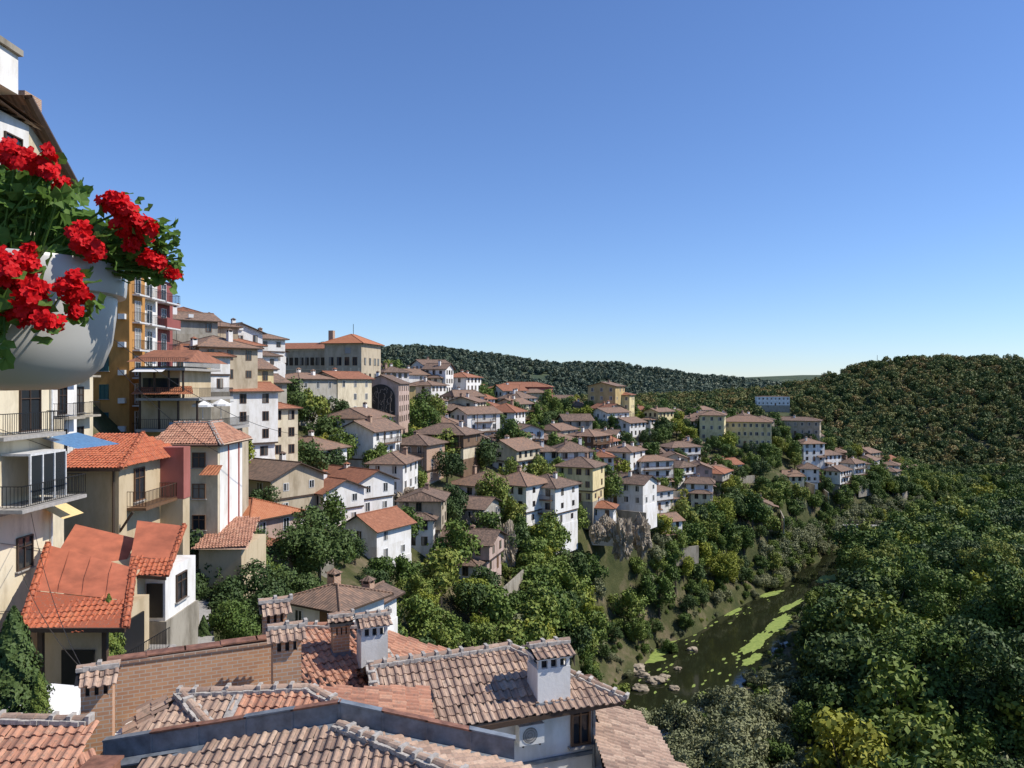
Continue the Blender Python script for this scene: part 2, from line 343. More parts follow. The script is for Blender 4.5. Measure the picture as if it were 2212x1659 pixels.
ridges=[(1500,330,[(0,740),(600,742),(830,751),(950,755),(1080,769),(1200,789),(1300,803),(1450,828),(1550,843),(1750,854),(2300,860)]),
        (2600,450,[(600,800),(1100,800),(1250,789),(1350,793),(1450,807),(1520,817),(1700,832),(2300,842)]),
        (4200,700,[(600,822),(1450,824),(1550,816),(1700,807),(1760,809),(2400,812)])]
def height(x,y):
    x=np.asarray(x,float);y=np.asarray(y,float)
    h=rbf(np.clip(x,-260,620),np.clip(y,-120,860))
    yy=np.maximum(y,50); u=x/yy*K+1106
    far=np.full(h.shape,32.0)
    for D,w,tb in ridges:
        zc=CAMZ+(829.5-np.interp(u,[t[0] for t in tb],[t[1] for t in tb]))/K*D-5
        zc=zc+ (D/1500)*2.0*np.sin(x/ (D*.03))*np.cos(x/(D*.071)+1)
        far=np.maximum(far,32+(zc-32)*np.exp(-((y-D)/w)**2))
    far=far+ 7*np.sin(x*.021+2*np.sin(y*.009))*np.sin(y*.016)*sm(900,1100,y)*sm(0,30,far-35)*(1-sm(1350,1450,y)*.8)
    wf=sm(720,1000,np.hypot(x*.6,y)); h=h*(1-wf)+far*wf
    h=h+ .5*np.sin(x*.21+1.3*np.sin(y*.13))*np.cos(y*.17)
    dr=driver(x,y); wd=5.5+4.6*np.exp(-((y-172)/24)**2)+1.5*np.sin(y*.25)*.6+1.0*np.sin(x*.4)*.6
    aa=np.maximum(0,dr-wd-1.5)
    h=np.where(dr<40,np.minimum(h,1.0+aa*1.1+np.maximum(0,aa-6)*2.2),h)
    w=sm(0,3.5,dr-wd)
    return np.where(dr<60,-1.5*(1-w)+np.maximum(h,.7)*w,h)
def hz(x,y): return float(height(np.array([x]),np.array([y]))[0])
def axis(a,b,st,lo,hi,g=1.13):
    c=list(np.arange(a,b+.1,st)); s=st; v=b
    while v<hi: s*=g; v+=s; c.append(v)
    s=st; v=a; pre=[]
    while v>lo: s*=g; v-=s; pre.append(v)
    return np.array(pre[::-1]+c)
gx=axis(-90,330,2.4,-9000,9000,1.08); gy=axis(-10,520,2.6,-2000,16000,1.05)
X,Y=np.meshgrid(gx,gy); Z=height(X,Y)
nv=X.size; me=bpy.data.meshes.new('terrain'); nx=len(gx);ny=len(gy)
idx=np.arange(nv).reshape(ny,nx); F=np.stack([idx[:-1,:-1],idx[:-1,1:],idx[1:,1:],idx[1:,:-1]],-1).reshape(-1,4)
def npmesh(me,V_,F_):
    me.vertices.add(len(V_)); me.vertices.foreach_set('co',np.asarray(V_,np.float32).ravel())
    me.loops.add(F_.size); me.loops.foreach_set('vertex_index',F_.ravel().astype(np.int32))
    me.polygons.add(len(F_)); me.polygons.foreach_set('loop_start',np.arange(0,F_.size,4,dtype=np.int32))
    me.update(calc_edges=True)
npmesh(me,np.stack([X,Y,Z],-1).reshape(-1,3),F); me.polygons.foreach_set('use_smooth',[True]*len(F))
m,nt,b=newmat('terrain_ground'); co=coord(nt); f=noi(nt,.12,8,co,.7)
c1=ramp(nt,f,[(.35,(.05,.062,.025)),(.5,(.085,.09,.038)),(.62,(.17,.14,.085)),(.75,(.26,.21,.14))])
ge=N(nt,'ShaderNodeNewGeometry'); sp=N(nt,'ShaderNodeSeparateXYZ'); nt.links.new(ge.outputs['Position'],sp.inputs[0])
ff=ramp(nt,math_(nt,'DIVIDE',sp.outputs[1],1200.0),[(.35,(0,0,0)),(.6,(1,1,1))])
c2=ramp(nt,noi(nt,.02,10,co,.75),[(.38,(.055,.08,.055)),(.5,(.075,.10,.06)),(.62,(.11,.125,.075)),(.7,(.28,.25,.19))])  # distant ground: aerial haze put into the colour as a bluish tint
nt.links.new(mix(nt,ff,c1,c2),b.inputs['Base Color']); bump(nt,b,noi(nt,.5,8,co,.8),.6,1.0); b.inputs['Roughness'].default_value=1; b.inputs['Specular IOR Level'].default_value=.1
me.materials.append(m); o=bpy.data.objects.new('terrain',me); SC.collection.objects.link(o)
# river
mb=MB()
for i in range(len(river)-1):
    a=V((*river[i],0));c=V((*river[i+1],0))
    def nrm(k):
        p=river[max(k-1,0)];q=river[min(k+1,len(river)-1)]; d=V((q[0]-p[0],q[1]-p[1],0)).normalized(); return V((-d.y,d.x,0))
    n0=nrm(i)*15;n1=nrm(i+1)*15
    mb.face([a-n0,c-n1,c+n1,a+n0])
m,nt,b=newmat('river_water'); b.inputs['Base Color'].default_value=(.018,.021,.010,1); b.inputs['Roughness'].default_value=.06
bump(nt,b,noi(nt,1.2,3,coord(nt)),.10,.05)
mb.obj('river',m)
m,nt,b=newmat('duckweed_green'); f=noi(nt,.9,8,coord(nt),.75)
nt.links.new(ramp(nt,f,[(.3,(.11,.16,.035)),(.5,(.24,.31,.06)),(.7,(.34,.40,.10))]),b.inputs['Base Color']); b.inputs['Roughness'].default_value=.8; M['duck']=m
def patch(name,cx,cy,rx,ry,rot,z=.03):
    mb=MB(); k=60; ce=V((cx,cy,z)); ps=[]
    for i in range(k):
        t=2*math.pi*i/k; c_=V((cx+math.cos(t)*1.6,cy+math.sin(t)*1.6,1)); r=1+.5*mnoise.noise(c_)+.3*mnoise.noise(c_*4); p=V((rx*r*math.cos(t),ry*r*math.sin(t),0)); p.rotate(Matrix.Rotation(rot,3,'Z')); ps.append(ce+p)
    for i in range(k): mb.face([ce,ps[i],ps[(i+1)%k]])
    mb.obj(name,M['duck'])
rd=random.Random(8)
for i,(cx,cy,rx,ry,r) in enumerate([(31,176,6,3.4,.8),(69,200,10,2.0,.98),(59,186,9,1.9,.95),(78,216,8,1.2,.85),(76,228,6,1.4,.7),(40,188,4,.8,.9),(100,246,6,2,.8),(38,154,2,.8,1),(54,174,4,1.4,.9),(60,210,5,1,.9)]):
    patch('duckweed',cx,cy,rx,ry,r,.03+i*.006)
mbp=MB()
for i in range(110):
    t=rd.uniform(0,1); k_=rd.choice([4,5,5,6,7]); a=river[k_]*(1-t)+river[k_+1]*t; dn=river[k_+1]-river[k_]; dn=dn/np.hypot(*dn); off=rd.choice([-1,1])*rd.uniform(2.5,8.5)
    cx=a[0]-dn[1]*off;cy=a[1]+dn[0]*off; s=rd.uniform(.12,.6); z=.012
    k=9; ps=[V((cx,cy,z))+(V((dn[0],dn[1],0))*math.cos(6.283*j/k)*1.9+V((-dn[1],dn[0],0))*math.sin(6.283*j/k)*.7)*s*rd.uniform(.7,1.2) for j in range(k)]
    for p_ in ps: p_.z=z+i*.0001
    mbp.face(ps)
mbp.obj('floating_duckweed',M['duck'])
# boulders
M['rock']=plaster('limestone',(.40,.33,.24),.65,.1)
def rock(name,loc,sx,sy,sz,seed=0,sub=4,cliff=False):
    import bmesh
    bm=bmesh.new(); bmesh.ops.create_icosphere(bm,subdivisions=sub,radius=1)
    for v in bm.verts:
        p=v.co.copy(); q=p*1.6+V((seed,seed*2,0)); n=mnoise.fractal(q,1,2,5)*.45+abs(mnoise.noise(V((p.x*5+seed,p.y*5,p.z*1.0))))*.25
        if cliff: n+=abs(mnoise.noise(V((p.x*9+seed,p.y*9,p.z*1.3))))*.45-.1+.08*mnoise.noise(V((p.x*2,p.y*2,p.z*14)))
        p*=1+n; v.co=V((p.x*sx,p.y*sy,p.z*sz))
    me=bpy.data.meshes.new(name); bm.to_mesh(me); bm.free(); me.materials.append(M['rock'])
    o=bpy.data.objects.new(name,me); o.location=loc; SC.collection.objects.link(o); return o
for i,(x,y,s) in enumerate([(27,168,1.7),(30,161,1.4),(26,157,1.2),(42,180,.9),(32,163,.9),(36,168,.6),(28,164,1.0),(33,157,.8)]): rock('river_boulder',(x,y,.2),s*1.3,s,s*.6,i,3)
for i,(u,v,d,sx,sz) in enumerate([(1028,1168,143,1.6,4.6),(1058,1180,143,1.4,5),(1092,1190,146,1.5,4.4),(1310,1140,170,1.5,2.2),(1345,1165,169,1.7,4.2),(1385,1158,173,1.6,3.6),(1290,1152,168,1.2,1.8),(870,1070,136,1.6,1.5),(845,1050,140,1.6,1.3)]):
    p=S(u,v,d); rock('cliff_rock',p,sx*1.2,1.8,sz,i*3+1,5,True)
# ---------------------------------------------------------------- town houses
excl=[]
def placed(x,y,r): excl.append((x,y,r))
def inpoly(x,y,P):
    c=False;j=len(P)-1
    for i in range(len(P)):
        if (P[i][1]>y)!=(P[j][1]>y) and x<(P[j][0]-P[i][0])*(y-P[i][1])/(P[j][1]-P[i][1])+P[i][0]: c=not c
        j=i
    return c
town=[(-38,101),(-12,112),(-2,146),(10,160),(25,180),(54,226),(72,246),(101,281),(147,326),(214,396),(190,412),(125,352),(100,375),(82,385),(30,350),(-10,312),(-35,292),(-75,262),(-75,140),(-52,116)]
def ghouse(u,v,d,*a,name='town_house',dz=0,**k):
    p=S(u,v,d); placed(p.x,p.y,8); b=generic_house(name,p.x,p.y,p.z,*a,**k); b.finish(); return p
R=math.radians
p=ghouse(655,935,172,R(-28),12,15,4,3.0,'grey','rfbrown',name='apartment_house',kind='hip',pitch=.2,nwf=1,nws=4,jetty=0,balc=None,chim=2); placed(p.x,p.y,13)
p=ghouse(738,925,180,R(-28),8,12,4,2.9,'cream','rfred',name='apartment_house',kind='gable',pitch=.35,nwf=2,nws=3,jetty=0,balc=.8); placed(p.x,p.y,9)
ghouse(1310,905,300,R(-25),11,12,4,3.2,'ochre','rfbrown',name='ochre_apartment_house',kind='gable',pitch=.25,nwf=3,nws=3,jetty=0)
ghouse(1338,905,305,R(-20),10,10,3,3.2,'yellow','rfred',name='ochre_apartment_house',pitch=.25,nwf=4,nws=3,jetty=0)
p=ghouse(1610,962,312,R(-18),20,13,3,3.3,'yellow','rfbrown',name='yellow_school_building',pitch=.3,nwf=9,nws=5,jetty=0,chim=0); placed(p.x,p.y,14); placed(p.x-3,p.y-14,9)
ghouse(1540,950,300,R(-18),9,14,3,3.3,'yellow','rfbrown',name='yellow_school_building',pitch=.3,nwf=3,nws=5,jetty=0,chim=0)
p=ghouse(1720,940,345,R(-25),20,10,2,3.4,'beige','rfbrown',name='long_roof_house',pitch=.25,nwf=7,nws=3,jetty=0)
p=ghouse(1130,858,330,R(-10),24,12,1,4.5,'rose','rfred',name='red_roof_hall',pitch=.3,nwf=5,jetty=0,chim=0)
p=ghouse(1050,862,320,R(-10),18,10,1,3.5,'rose','rfred',name='red_roof_hall',pitch=.3,nwf=5,jetty=0,chim=0)
ghouse(815,1205,116,R(-30),6.5,8,2,2.6,'white','rfred',kind='gable',nwf=1,nws=2,jetty=0,chim=0,pitch=.5)
ghouse(600,1110,112,R(-35),9,9,2,2.9,'beige','rfbrown',kind='gable',nwf=2,jetty=.3,extras=True)
ghouse(695,1130,118,R(-40),11,7,2,2.8,'white','rfred',nwf=4,jetty=.4,kind='gable',extras=True)
ghouse(765,1105,126,R(-40),11,7,2,2.8,'white','rfred',nwf=4,jetty=.4,kind='gable',extras=True)
ghouse(590,1180,98,R(-50),9,7,1,3,'white','rforange',nwf=2,jetty=0,kind='gable',extras=True)
ghouse(640,1200,96,R(-50),8,6,1,3,'white','rfred',nwf=2,jetty=0,kind='gable')
ghouse(540,1160,90,R(-30),8,7,1,3,'pink','rforange',nwf=2,jetty=0,kind='hip')
ghouse(670,1030,138,R(-25),9.5,8,2,2.7,'white','rfbrown',nwf=4,jetty=.5,frame='wood')
ghouse(905,1040,160,R(-20),7.5,8,3,2.7,'brickfar','rfbrown',nwf=3,frame='frame',balc=.9)
ghouse(965,990,172,R(-20),12,9,2,2.9,'timber','rfbrown',nwf=5,frame='wood2',balc=.95,gw='cream')
ghouse(1050,1100,163,R(-35),10,10,2,2.9,'white','rfbrown',nwf=3,frame='wood',jetty=.6,extras=True)
ghouse(1125,1125,163,R(-35),9,9,3,2.8,'white','rfbrown',nwf=4,frame='wood',jetty=.6)
ghouse(1185,1128,166,R(-35),9,9,3,2.8,'white','rfbrown',nwf=3,frame='wood',jetty=.6,balc=.95,gw='white')
ghouse(1255,1080,182,R(-25),8.5,8,3,2.8,'yellow','rfbrown',nwf=4,frame='wood2',jetty=.4)
ghouse(1345,1085,196,R(-35),15,8,2,2.8,'white','rfbrown',kind='gable',nwf=5,jetty=0,extras=True)
ghouse(1302,1118,180,R(-15),5.5,5,1,2.8,'white','rfred',nwf=2,jetty=0)
ghouse(985,1120,150,R(-20),15,9,1,3,'grey','rfbrown',nwf=3,jetty=0,kind='gable',pitch=.3)
# mural house
p=S(826,918,186); placed(p.x,p.y,13); placed(p.x+2,p.y-12,8)
b=generic_house('mural_house',p.x,p.y+7,p.z,R(-2),8.6,15,4,2.5,'pink','rfbrown',kind='gable',pitch=.42,nwf=1,nws=4,jetty=0,ov=.4)
for kk in list(b.parts):
    if kk[0] in ('window_frames','window_glass','door'): b.parts.pop(kk)
for f in range(4):
    for i in range(5): window(b,(4.3,-7.5+15*(i+.5)/5,f*2.5+1.4),(0,1,0),(1,0,0),.9,1.3,'wood2',0)
mu=b.p('mural_panel','black'); pts=[(-3.4,-7.66,1.9),(3.4,-7.66,1.9)]+[(3.4*math.cos(math.pi*i/14),-7.66,6.5+3.3*math.sin(math.pi*i/14)) for i in range(15)]; mu.face(pts)
li=b.p('mural_lines','mural'); rr=random.Random(4)
for i in range(30):
    x=rr.uniform(-2.7,2.7); z=rr.uniform(2.6,8.6)
    if z>6.1+2.7*math.sqrt(max(0,1-(x/3.4)**2)): continue
    ph=rr.uniform(0,6); q0=None
    for k in range(6):
        t=ph+k*.6; q=V((x+.42*math.cos(t),-7.7,z+.6*math.sin(t)))
        if q0: li.bar(q0,q,.035)
        q0=q
for x in (-2.2,-.7,.7,2.2): li.bar((x,-7.7,2.6),(x+.2,-7.7,7.6),.035)
b.finish()
# school
p=S(752,905,212); placed(p.x,p.y,14); placed(p.x-16,p.y+6,16); placed(p.x-28,p.y+8,12); placed(p.x-14,p.y-12,13); placed(p.x-26,p.y-10,12); placed(p.x+2,p.y-16,10); placed(p.x+10,p.y-6,6)
b=Bld('old_school_building',(p.x,p.y+5,p.z),R(-12))
W=b.p('walls','beige'); W.box(-5.4,5.4,-6,8,-5,21)
for i,x in enumerate((-3.4,-1.1,1.2,3.5)):
    for z,h in ((7.5,1.7),(11.5,1.9),(15.8,2.2)): window(b,(x,-6,z),(1,0,0),(0,-1,0),1.25,h,'wood2',0)
for y in (-3.5,0,3.5,6):
    for z in (7.5,11.5,15.8): window(b,(5.4,y,z),(0,1,0),(1,0,0),1.2,1.9,'wood2',0)
for x in (-4.6,-2.3,0,2.3,4.6): b.p('pilasters','cream').box(x-.22,x+.22,-6.12,-5.99,6,14)
b.p('cornice','cream').box(-5.6,5.6,-6.2,8.2,20.4,20.8)
b.p('emblem','conc').obox((1.5,-6.1,18.7),(1,0,0),(0,1,0),UP,.8,.1,.8)
roof(b,10.8,14,21,.9,.42,'hip','rforange',0,1)
WH=19.6
W.box(-26,-5.5,0,10,-5,WH)
k=12
for i in range(k):
    t0=math.pi/2+math.pi*i/k;t1=math.pi/2+math.pi*(i+1)/k
    a=(-26+5*math.cos(t0),5+5*math.sin(t0));c=(-26+5*math.cos(t1),5+5*math.sin(t1))
    W.face([(*c,-5),(*a,-5),(*a,WH),(*c,WH)])
    b.p('roof','rfred').face([(-26+5.8*math.cos(t0),5+5.8*math.sin(t0),WH-.1),(-26+5.8*math.cos(t1),5+5.8*math.sin(t1),WH-.1),(-26,5,WH+1.9)])
    tm=(t0+t1)/2; n=V((math.cos(tm),math.sin(tm),0)); 
    for z in (11.2,16): window(b,V((-26,5,z))+n*4.96,V((-n.y,n.x,0)),n,1.0,2,'wood',0)
    b.p('cornice','cream').obox(V((-26,5,13.7))+n*5.0,V((-n.y,n.x,0)),n,UP,.7,.1,.12)
for i in range(12):
    x=-25+i*1.62
    for z in (6.5,11.2,16): window(b,(x,0,z),(1,0,0),(0,-1,0),1.0,2.1,'wood',0)
b.p('cornice','cream').box(-26,-5.6,-.12,-.002,13.6,13.85); b.p('cornice','cream').box(-26,-5.6,-.2,-.002,WH-.5,WH-.05)
R_=b.p('roof','rfred'); R_.face([(-26,-.8,WH),(-5.5,-.8,WH),(-5.5,5,WH+2),(-26,5,WH+2)]); R_.face([(-5.5,10.8,WH),(-26,10.8,WH),(-26,5,WH+2),(-5.5,5,WH+2)])
b.p('brick_chimney','brickfar').box(-9,-7.6,4,5.4,17,25)
b.p('lightning_rod','iron').bar((0,1,23),(0,1,26.5),.08)
b.finish()
# random fill
hs=[]
walls=['white']*14+['cream']*4+['beige']*1+['pink','grey','yellow','ochre','timber']
placed(-45,147,13)
rg=random.Random(5)
yy=98.0
row=0
while yy<412:
    xx=-78+(row%2)*5
    while xx<220:
        x=xx+rg.uniform(-2.8,2.8);y=yy+rg.uniform(-2.8,2.8); xx+=11.0
        if not inpoly(x,y,town): continue
        if any(math.hypot(x-e[0],y-e[1])<e[2]+2.5 for e in excl): continue
        if rg.random()<(.11 if y<260 else .27): continue
        gxx=hz(x+3,y)-hz(x-3,y); gyy=hz(x,y+3)-hz(x,y-3)
        rot=math.atan2(-gyy,-gxx)+math.pi/2+rg.uniform(-.35,.45)
        if rg.random()<.3: rot=R(30)+rg.uniform(-.3,.3)
        upper=hz(x,y)>46
        w=rg.uniform(6.2,11.5);d=rg.uniform(6,9.5); nf=rg.choice([2,3,3,4] if upper and y<270 else [1,2,2,3])
        wl=rg.choice(walls); st=rg.random()
        b=generic_house('town_house',x,y,hz(x,y)-.6,rot,w,d,nf,rg.uniform(2.45,2.85),wl,rg.choice(['rfbrown','rfbrown','rfbrown','rfbrown','rfred']),
            kind=rg.choice(['hip','hip','gable','gable','half']),pitch=rg.uniform(.3,.45),nwf=rg.choice([2,3,3,4]),nws=rg.choice([2,3]),
            frame=rg.choice(['wood','wood2','frame']),jetty=rg.choice([0,.5,.7]),balc=(rg.choice([.6,.95]) if st<.3 else None),chim=rg.choice([0,1,1,2]),gw=rg.choice([None,None,'stone','white']) if wl!='timber' else 'white',wing=rg.choice([0,0,1,-1]),extras=True)
        b.finish(); hs.append((x,y))
    yy+=11.0; row+=1
for (u,vt,d,w,nf,wl,rm,rot) in [(395,668,132,8,1,'grey','rfbrown',-50),(440,682,140,9,2,'beige','rfbrown',-50),(497,697,152,9,1,'white','rfbrown',-45),(548,712,165,10,2,'white','rfbrown',-45),
   (402,738,112,8,2,'white','rfred',-40),(462,722,117,9,4,'beige','rfbrown',-40),(505,768,123,8,4,'yellow','rfbrown',-40),(545,800,135,7,4,'grey','rfbrown',-40),(425,702,150,9,2,'pink','rfbrown',-45),(490,722,140,9,2,'white','rfred',-45),(555,740,178,10,2,'white','rfbrown',-45),(530,745,150,8,2,'white','rfbrown',-35)]:
    vb=vt+(nf*2.8+2.0)*K/d; p=S(u,vb,d); placed(p.x,p.y,6)
    generic_house('hillside_house',p.x,p.y,p.z,R(rot),w,9,nf,2.8,wl,rm,kind='gable' if u%2 else 'hip',pitch=.34,nwf=3,nws=3,frame='wood2',jetty=.3,found=14,balc=.9 if nf>3 else None,extras=True).finish()
p=S(1668,876,600); generic_house('white_modern_building',p.x,p.y,p.z,R(-10),24,12,2,3.5,'white','rfbrown',kind='hip',pitch=.04,nwf=8,jetty=0,chim=0,ov=.2,found=12).finish()
# ---------------------------------------------------------------- bridge
b=Bld('river_bridge',(135,300,7.3),R(-12))
b.p('deck','conc').box(-17,17,-2.2,2.2,-.6,0); b.p('girder','steel').box(-17,17,-1.8,1.8,-1.5,-.6)
for x in (-8,8): b.p('piers','stone').box(x-.8,x+.8,-2,2,-9,-1.5)
for y in (-2.1,2.1):
    m_=b.p('railing','iron'); m_.bar((-17,y,1.3),(17,y,1.3),.09); m_.bar((-17,y,.7),(17,y,.7),.05)
    for i in range(35): m_.bar((-17+i,y,0),(-17+i,y,1.3),.05)
b.finish()
mbm=MB(); p=S(1895,822,700); mbm.bar(p,p+V((0,0,23)),.45,0,.15); mbm.obj('radio_mast',M['iron'])
# ---------------------------------------------------------------- trees
def treemesh(name,seed,H,Rr,n,ls,leaf,kind='round'):
    rg=np.random.default_rng(seed); q=[]
    mb=MB(); th=H*.45; r0=H*.022
    if kind in('round','big','bush'):
        nb={'round':13,'big':34,'bush':8}[kind]; zc=H*{'round':.6,'big':.56,'bush':.48}[kind]; rz=H*{'round':.36,'big':.40,'bush':.42}[kind]
        bl=[]
        for i in range(nb):
            d=rg.normal(size=3); d/=np.linalg.norm(d); rr=rg.uniform(.35,.82)**.8
            r=Rr*rg.uniform(.24,.48)*( .72 if kind=='big' else 1)
            bl.append((np.array([d[0]*rr*Rr,d[1]*rr*Rr,zc+d[2]*rr*rz]),r))
        w=np.array([r*r for _,r in bl]); w/=w.sum(); ch=rg.choice(nb,n,p=w)
        cs=np.array([c for c,_ in bl])[ch]; rs=np.array([r for _,r in bl])[ch]
        d=rg.normal(size=(n,3)); d[:,2]+=.35; d/=np.linalg.norm(d,axis=1)[:,None]
        lump=1+.22*np.sin(d[:,0]*7+ch)*np.sin(d[:,1]*6+ch*2)+.12*np.sin(d[:,2]*11+ch)
        pos=cs+d*(rs*lump*rg.uniform(.70,1.16,n))[:,None]
        nor=d*.9+rg.normal(size=(n,3))*.5
        mb.bar((0,0,-1),(0,0,th),r0*1.4,0,r0*.8)
        for c,r in bl[:10]: mb.bar((0,0,th*rg.uniform(.6,1)),tuple(c),r0*.6,0,r0*.15)
    else:
        t=rg.uniform(0,1,n)**1.25; a=rg.uniform(0,6.283,n)
        rad=Rr*np.minimum(1,(1-t)**.75*1.05)*np.minimum(1,.45+t*5)*(1+.16*np.sin(a*5+t*22)+.1*np.sin(a*9-t*40))*rg.uniform(.75,1.05,n)
        pos=np.stack([rad*np.cos(a),rad*np.sin(a),H*(.04+.95*t)],-1)
        nor=np.stack([np.cos(a),np.sin(a),np.full(n,.45)],-1)+rg.normal(size=(n,3))*.4
        mb.bar((0,0,-1),(0,0,H*.9),r0*1.2,0,r0*.2)
    nor/=np.linalg.norm(nor,axis=1)[:,None]
    tg=np.cross(nor,rg.normal(size=(n,3))); tg/=np.linalg.norm(tg,axis=1)[:,None]; bt=np.cross(nor,tg)
    s=(ls*rg.uniform(.55,1.25,n))[:,None]
    Vl=np.stack([pos-tg*s*.6,pos+bt*s*.34+nor*s*.08,pos+tg*s*.6,pos-bt*s*.34-nor*s*.05],1).reshape(-1,3)
    tv=[];
    for f in mb.f:
        if len(f)==4: tv+= [mb.v[i] for i in f]
    nt_=len(tv)//4
    Vv=np.concatenate([np.array(tv).reshape(-1,3),Vl]); Ff=np.arange(len(Vv)).reshape(-1,4)
    me=bpy.data.meshes.new(name); npmesh(me,Vv,Ff); me.materials.append(M['bark']); me.materials.append(M[leaf])
    mi=np.ones(len(Ff),np.int32); mi[:nt_]=0; me.polygons.foreach_set('material_index',mi)
    return me
def template(coll,name,me):
    o=bpy.data.objects.new(name,me); coll.objects.link(o)
cl=bpy.data.collections.new('tree_kinds')
for i in range(5): template(cl,'a%d'%i,treemesh('deciduous_tree',i,9+(i%3),3.6+.35*(i%3),2600,.58,'leafA'))
for i in range(2): template(cl,'b%d'%i,treemesh('dark_tree',10+i,10,4.0,2600,.56,'leafD'))
template(cl,'c0',treemesh('yellow_tree',20,9,3.9,2600,.56,'leafY'))
for i in range(2): template(cl,'d%d'%i,treemesh('willow_bush',30+i,6,3.6,2800,.42,'leafW','bush'))
template(cl,'e0',treemesh('green_bush',40,4,2.9,1600,.42,'leafA','bush'))
ch=bpy.data.collections.new('hill_tree_kinds')
for i in range(5): template(ch,'h%d'%i,treemesh('hill_tree',50+i,9,4.2,600,1.2,'leafH','bush' if i%2 else 'round'))
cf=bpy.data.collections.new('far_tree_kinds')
for i in range(3): template(cf,'f%d'%i,treemesh('far_tree',60+i,9,5.5,220,2.4,'leafHaze','bush'))
def scatter(name,pts,coll):
    me=bpy.data.meshes.new(name); me.vertices.add(len(pts)); A_=np.array(pts,float)
    me.vertices.foreach_set('co',A_[:,:3].astype(np.float32).ravel())
    for nm,c,t in (('scl',3,'FLOAT'),('rotz',4,'FLOAT'),('idx',5,'INT')):
        at=me.attributes.new(nm,t,'POINT'); at.data.foreach_set('value',A_[:,c].astype(np.int32 if t=='INT' else np.float32))
    o=bpy.data.objects.new(name,me); SC.collection.objects.link(o)
    ng=bpy.data.node_groups.new(name,'GeometryNodeTree')
    ng.interface.new_socket(name='Geometry',in_out='INPUT',socket_type='NodeSocketGeometry'); ng.interface.new_socket(name='Geometry',in_out='OUTPUT',socket_type='NodeSocketGeometry')
    gi=ng.nodes.new('NodeGroupInput');go=ng.nodes.new('NodeGroupOutput'); ip=ng.nodes.new('GeometryNodeInstanceOnPoints'); ci=ng.nodes.new('GeometryNodeCollectionInfo')
    ci.inputs['Collection'].default_value=coll; ci.inputs['Separate Children'].default_value=True; ci.inputs['Reset Children'].default_value=True
    def na(nm,t):
        x=ng.nodes.new('GeometryNodeInputNamedAttribute'); x.data_type=t; x.inputs['Name'].default_value=nm; return x.outputs['Attribute']
    L=ng.links.new
    L(gi.outputs[0],ip.inputs['Points']); L(ci.outputs[0],ip.inputs['Instance']); ip.inputs['Pick Instance'].default_value=True
    L(na('idx','INT'),ip.inputs['Instance Index'])
    cx=ng.nodes.new('ShaderNodeCombineXYZ'); L(na('rotz','FLOAT'),cx.inputs[2]); L(cx.outputs[0],ip.inputs['Rotation'])
    L(na('scl','FLOAT'),ip.inputs['Scale']); L(ip.outputs[0],go.inputs[0])
    md=o.modifiers.new('instances','NODES'); md.node_group=ng
    return o
rg=random.Random(21); forest=[]; bushes=[]
allh=hs+[(e[0],e[1]) for e in excl]
def nearh(x,y,r): return any((x-a)**2+(y-b_)**2<r*r for a,b_ in allh)
def cand(x0,x1,y0,y1,st):
    xs=np.arange(x0,x1,st); ys=np.arange(y0,y1,st); out=[]
    for a in xs:
        for c in ys: out.append((a+rg.uniform(-.45,.45)*st,c+rg.uniform(-.45,.45)*st))
    A_=np.array(out); return A_,height(A_[:,0],A_[:,1]),driver(A_[:,0],A_[:,1])
def cliffgap(x,y): return (-10<x<2 and 126<y<145) or (18<x<32 and 155<y<171)
def poolview(x,y,s,H=9.5):
    # keep crowns in front of the open pool low enough that the water stays clear
    if y<172 and .19<x/y<.33 and y>112: return min(s,max(.25,(62*(1-y/158.0)+.5)/H if y<150 else .3))
    return s
P,Hh,Dd=cand(-60,260,32,430,5.4)
for (x,y),h,d in zip(P,Hh,Dd):
    if d<8.5: continue
    ratio=x/y
    left = (x< np.interp(y,river[1:,1],river[1:,0]))
    it=inpoly(x,y,town)
    if left:
        if it:
            if nearh(x,y,5.8): continue
            if rg.random()<.15: continue
            forest.append((x,y,h-.4,rg.uniform(.45,1.0),rg.uniform(0,6.28),rg.choice([0,1,2,3,4,5,6,7,10])))
        else:
            if x<-12 and y<62: continue
            if x<-24 and y<98: continue
            if x<-16 and y<92 : continue
            if y<44 and x<4: continue
            if x<-36 and y<135: continue
            if nearh(x,y,6): continue
            s=rg.uniform(.7,1.1) if h<30 else rg.uniform(.5,.75)
            if y<60: s=rg.uniform(.5,.8)
            if x<-4 and y<108: s=rg.uniform(.42,.66)
            if d<14: s*=.6
            if cliffgap(x,y): s*=.45
            s=poolview(x,y,s)
            forest.append((x,y,h-.4,s,rg.uniform(0,6.28),rg.choice([0,1,2,3,4,5,6,0,1,2,3,4,5,6,7,8,10])))
    else:
        if ratio<.37 and y<215:
            if math.hypot(x-57,y-136)<7 or math.hypot(x-66,y-160)<5: continue
            if y>165: continue
            sb=rg.uniform(.5,1.0)*(.75 if d<15 else 1)
            if y<148: sb=rg.uniform(.8,1.45)
            sb=poolview(x,y,sb,6.5)
            bushes.append((x,y,h-.3,sb,rg.uniform(0,6.28),rg.choice([8,9,8,9,10,8])))
        elif d<20 and y<225: 
            forest.append((x,y,h-.3,rg.uniform(.5,.8),rg.uniform(0,6.28),rg.choice([0,1,2,8,9,3])))
        else:
            if ratio<.41 and y<180: s=rg.uniform(.6,.9)
            else: s=rg.uniform(.9,1.8)
            if rg.random()<.2: s*=.55
            forest.append((x,y,h-.4,s,rg.uniform(0,6.28),rg.choice([0,1,2,3,4,5,6,0,1,2,3,4,5,6,7,8,9])))
P,Hh,Dd=cand(-5,235,140,405,4.0)
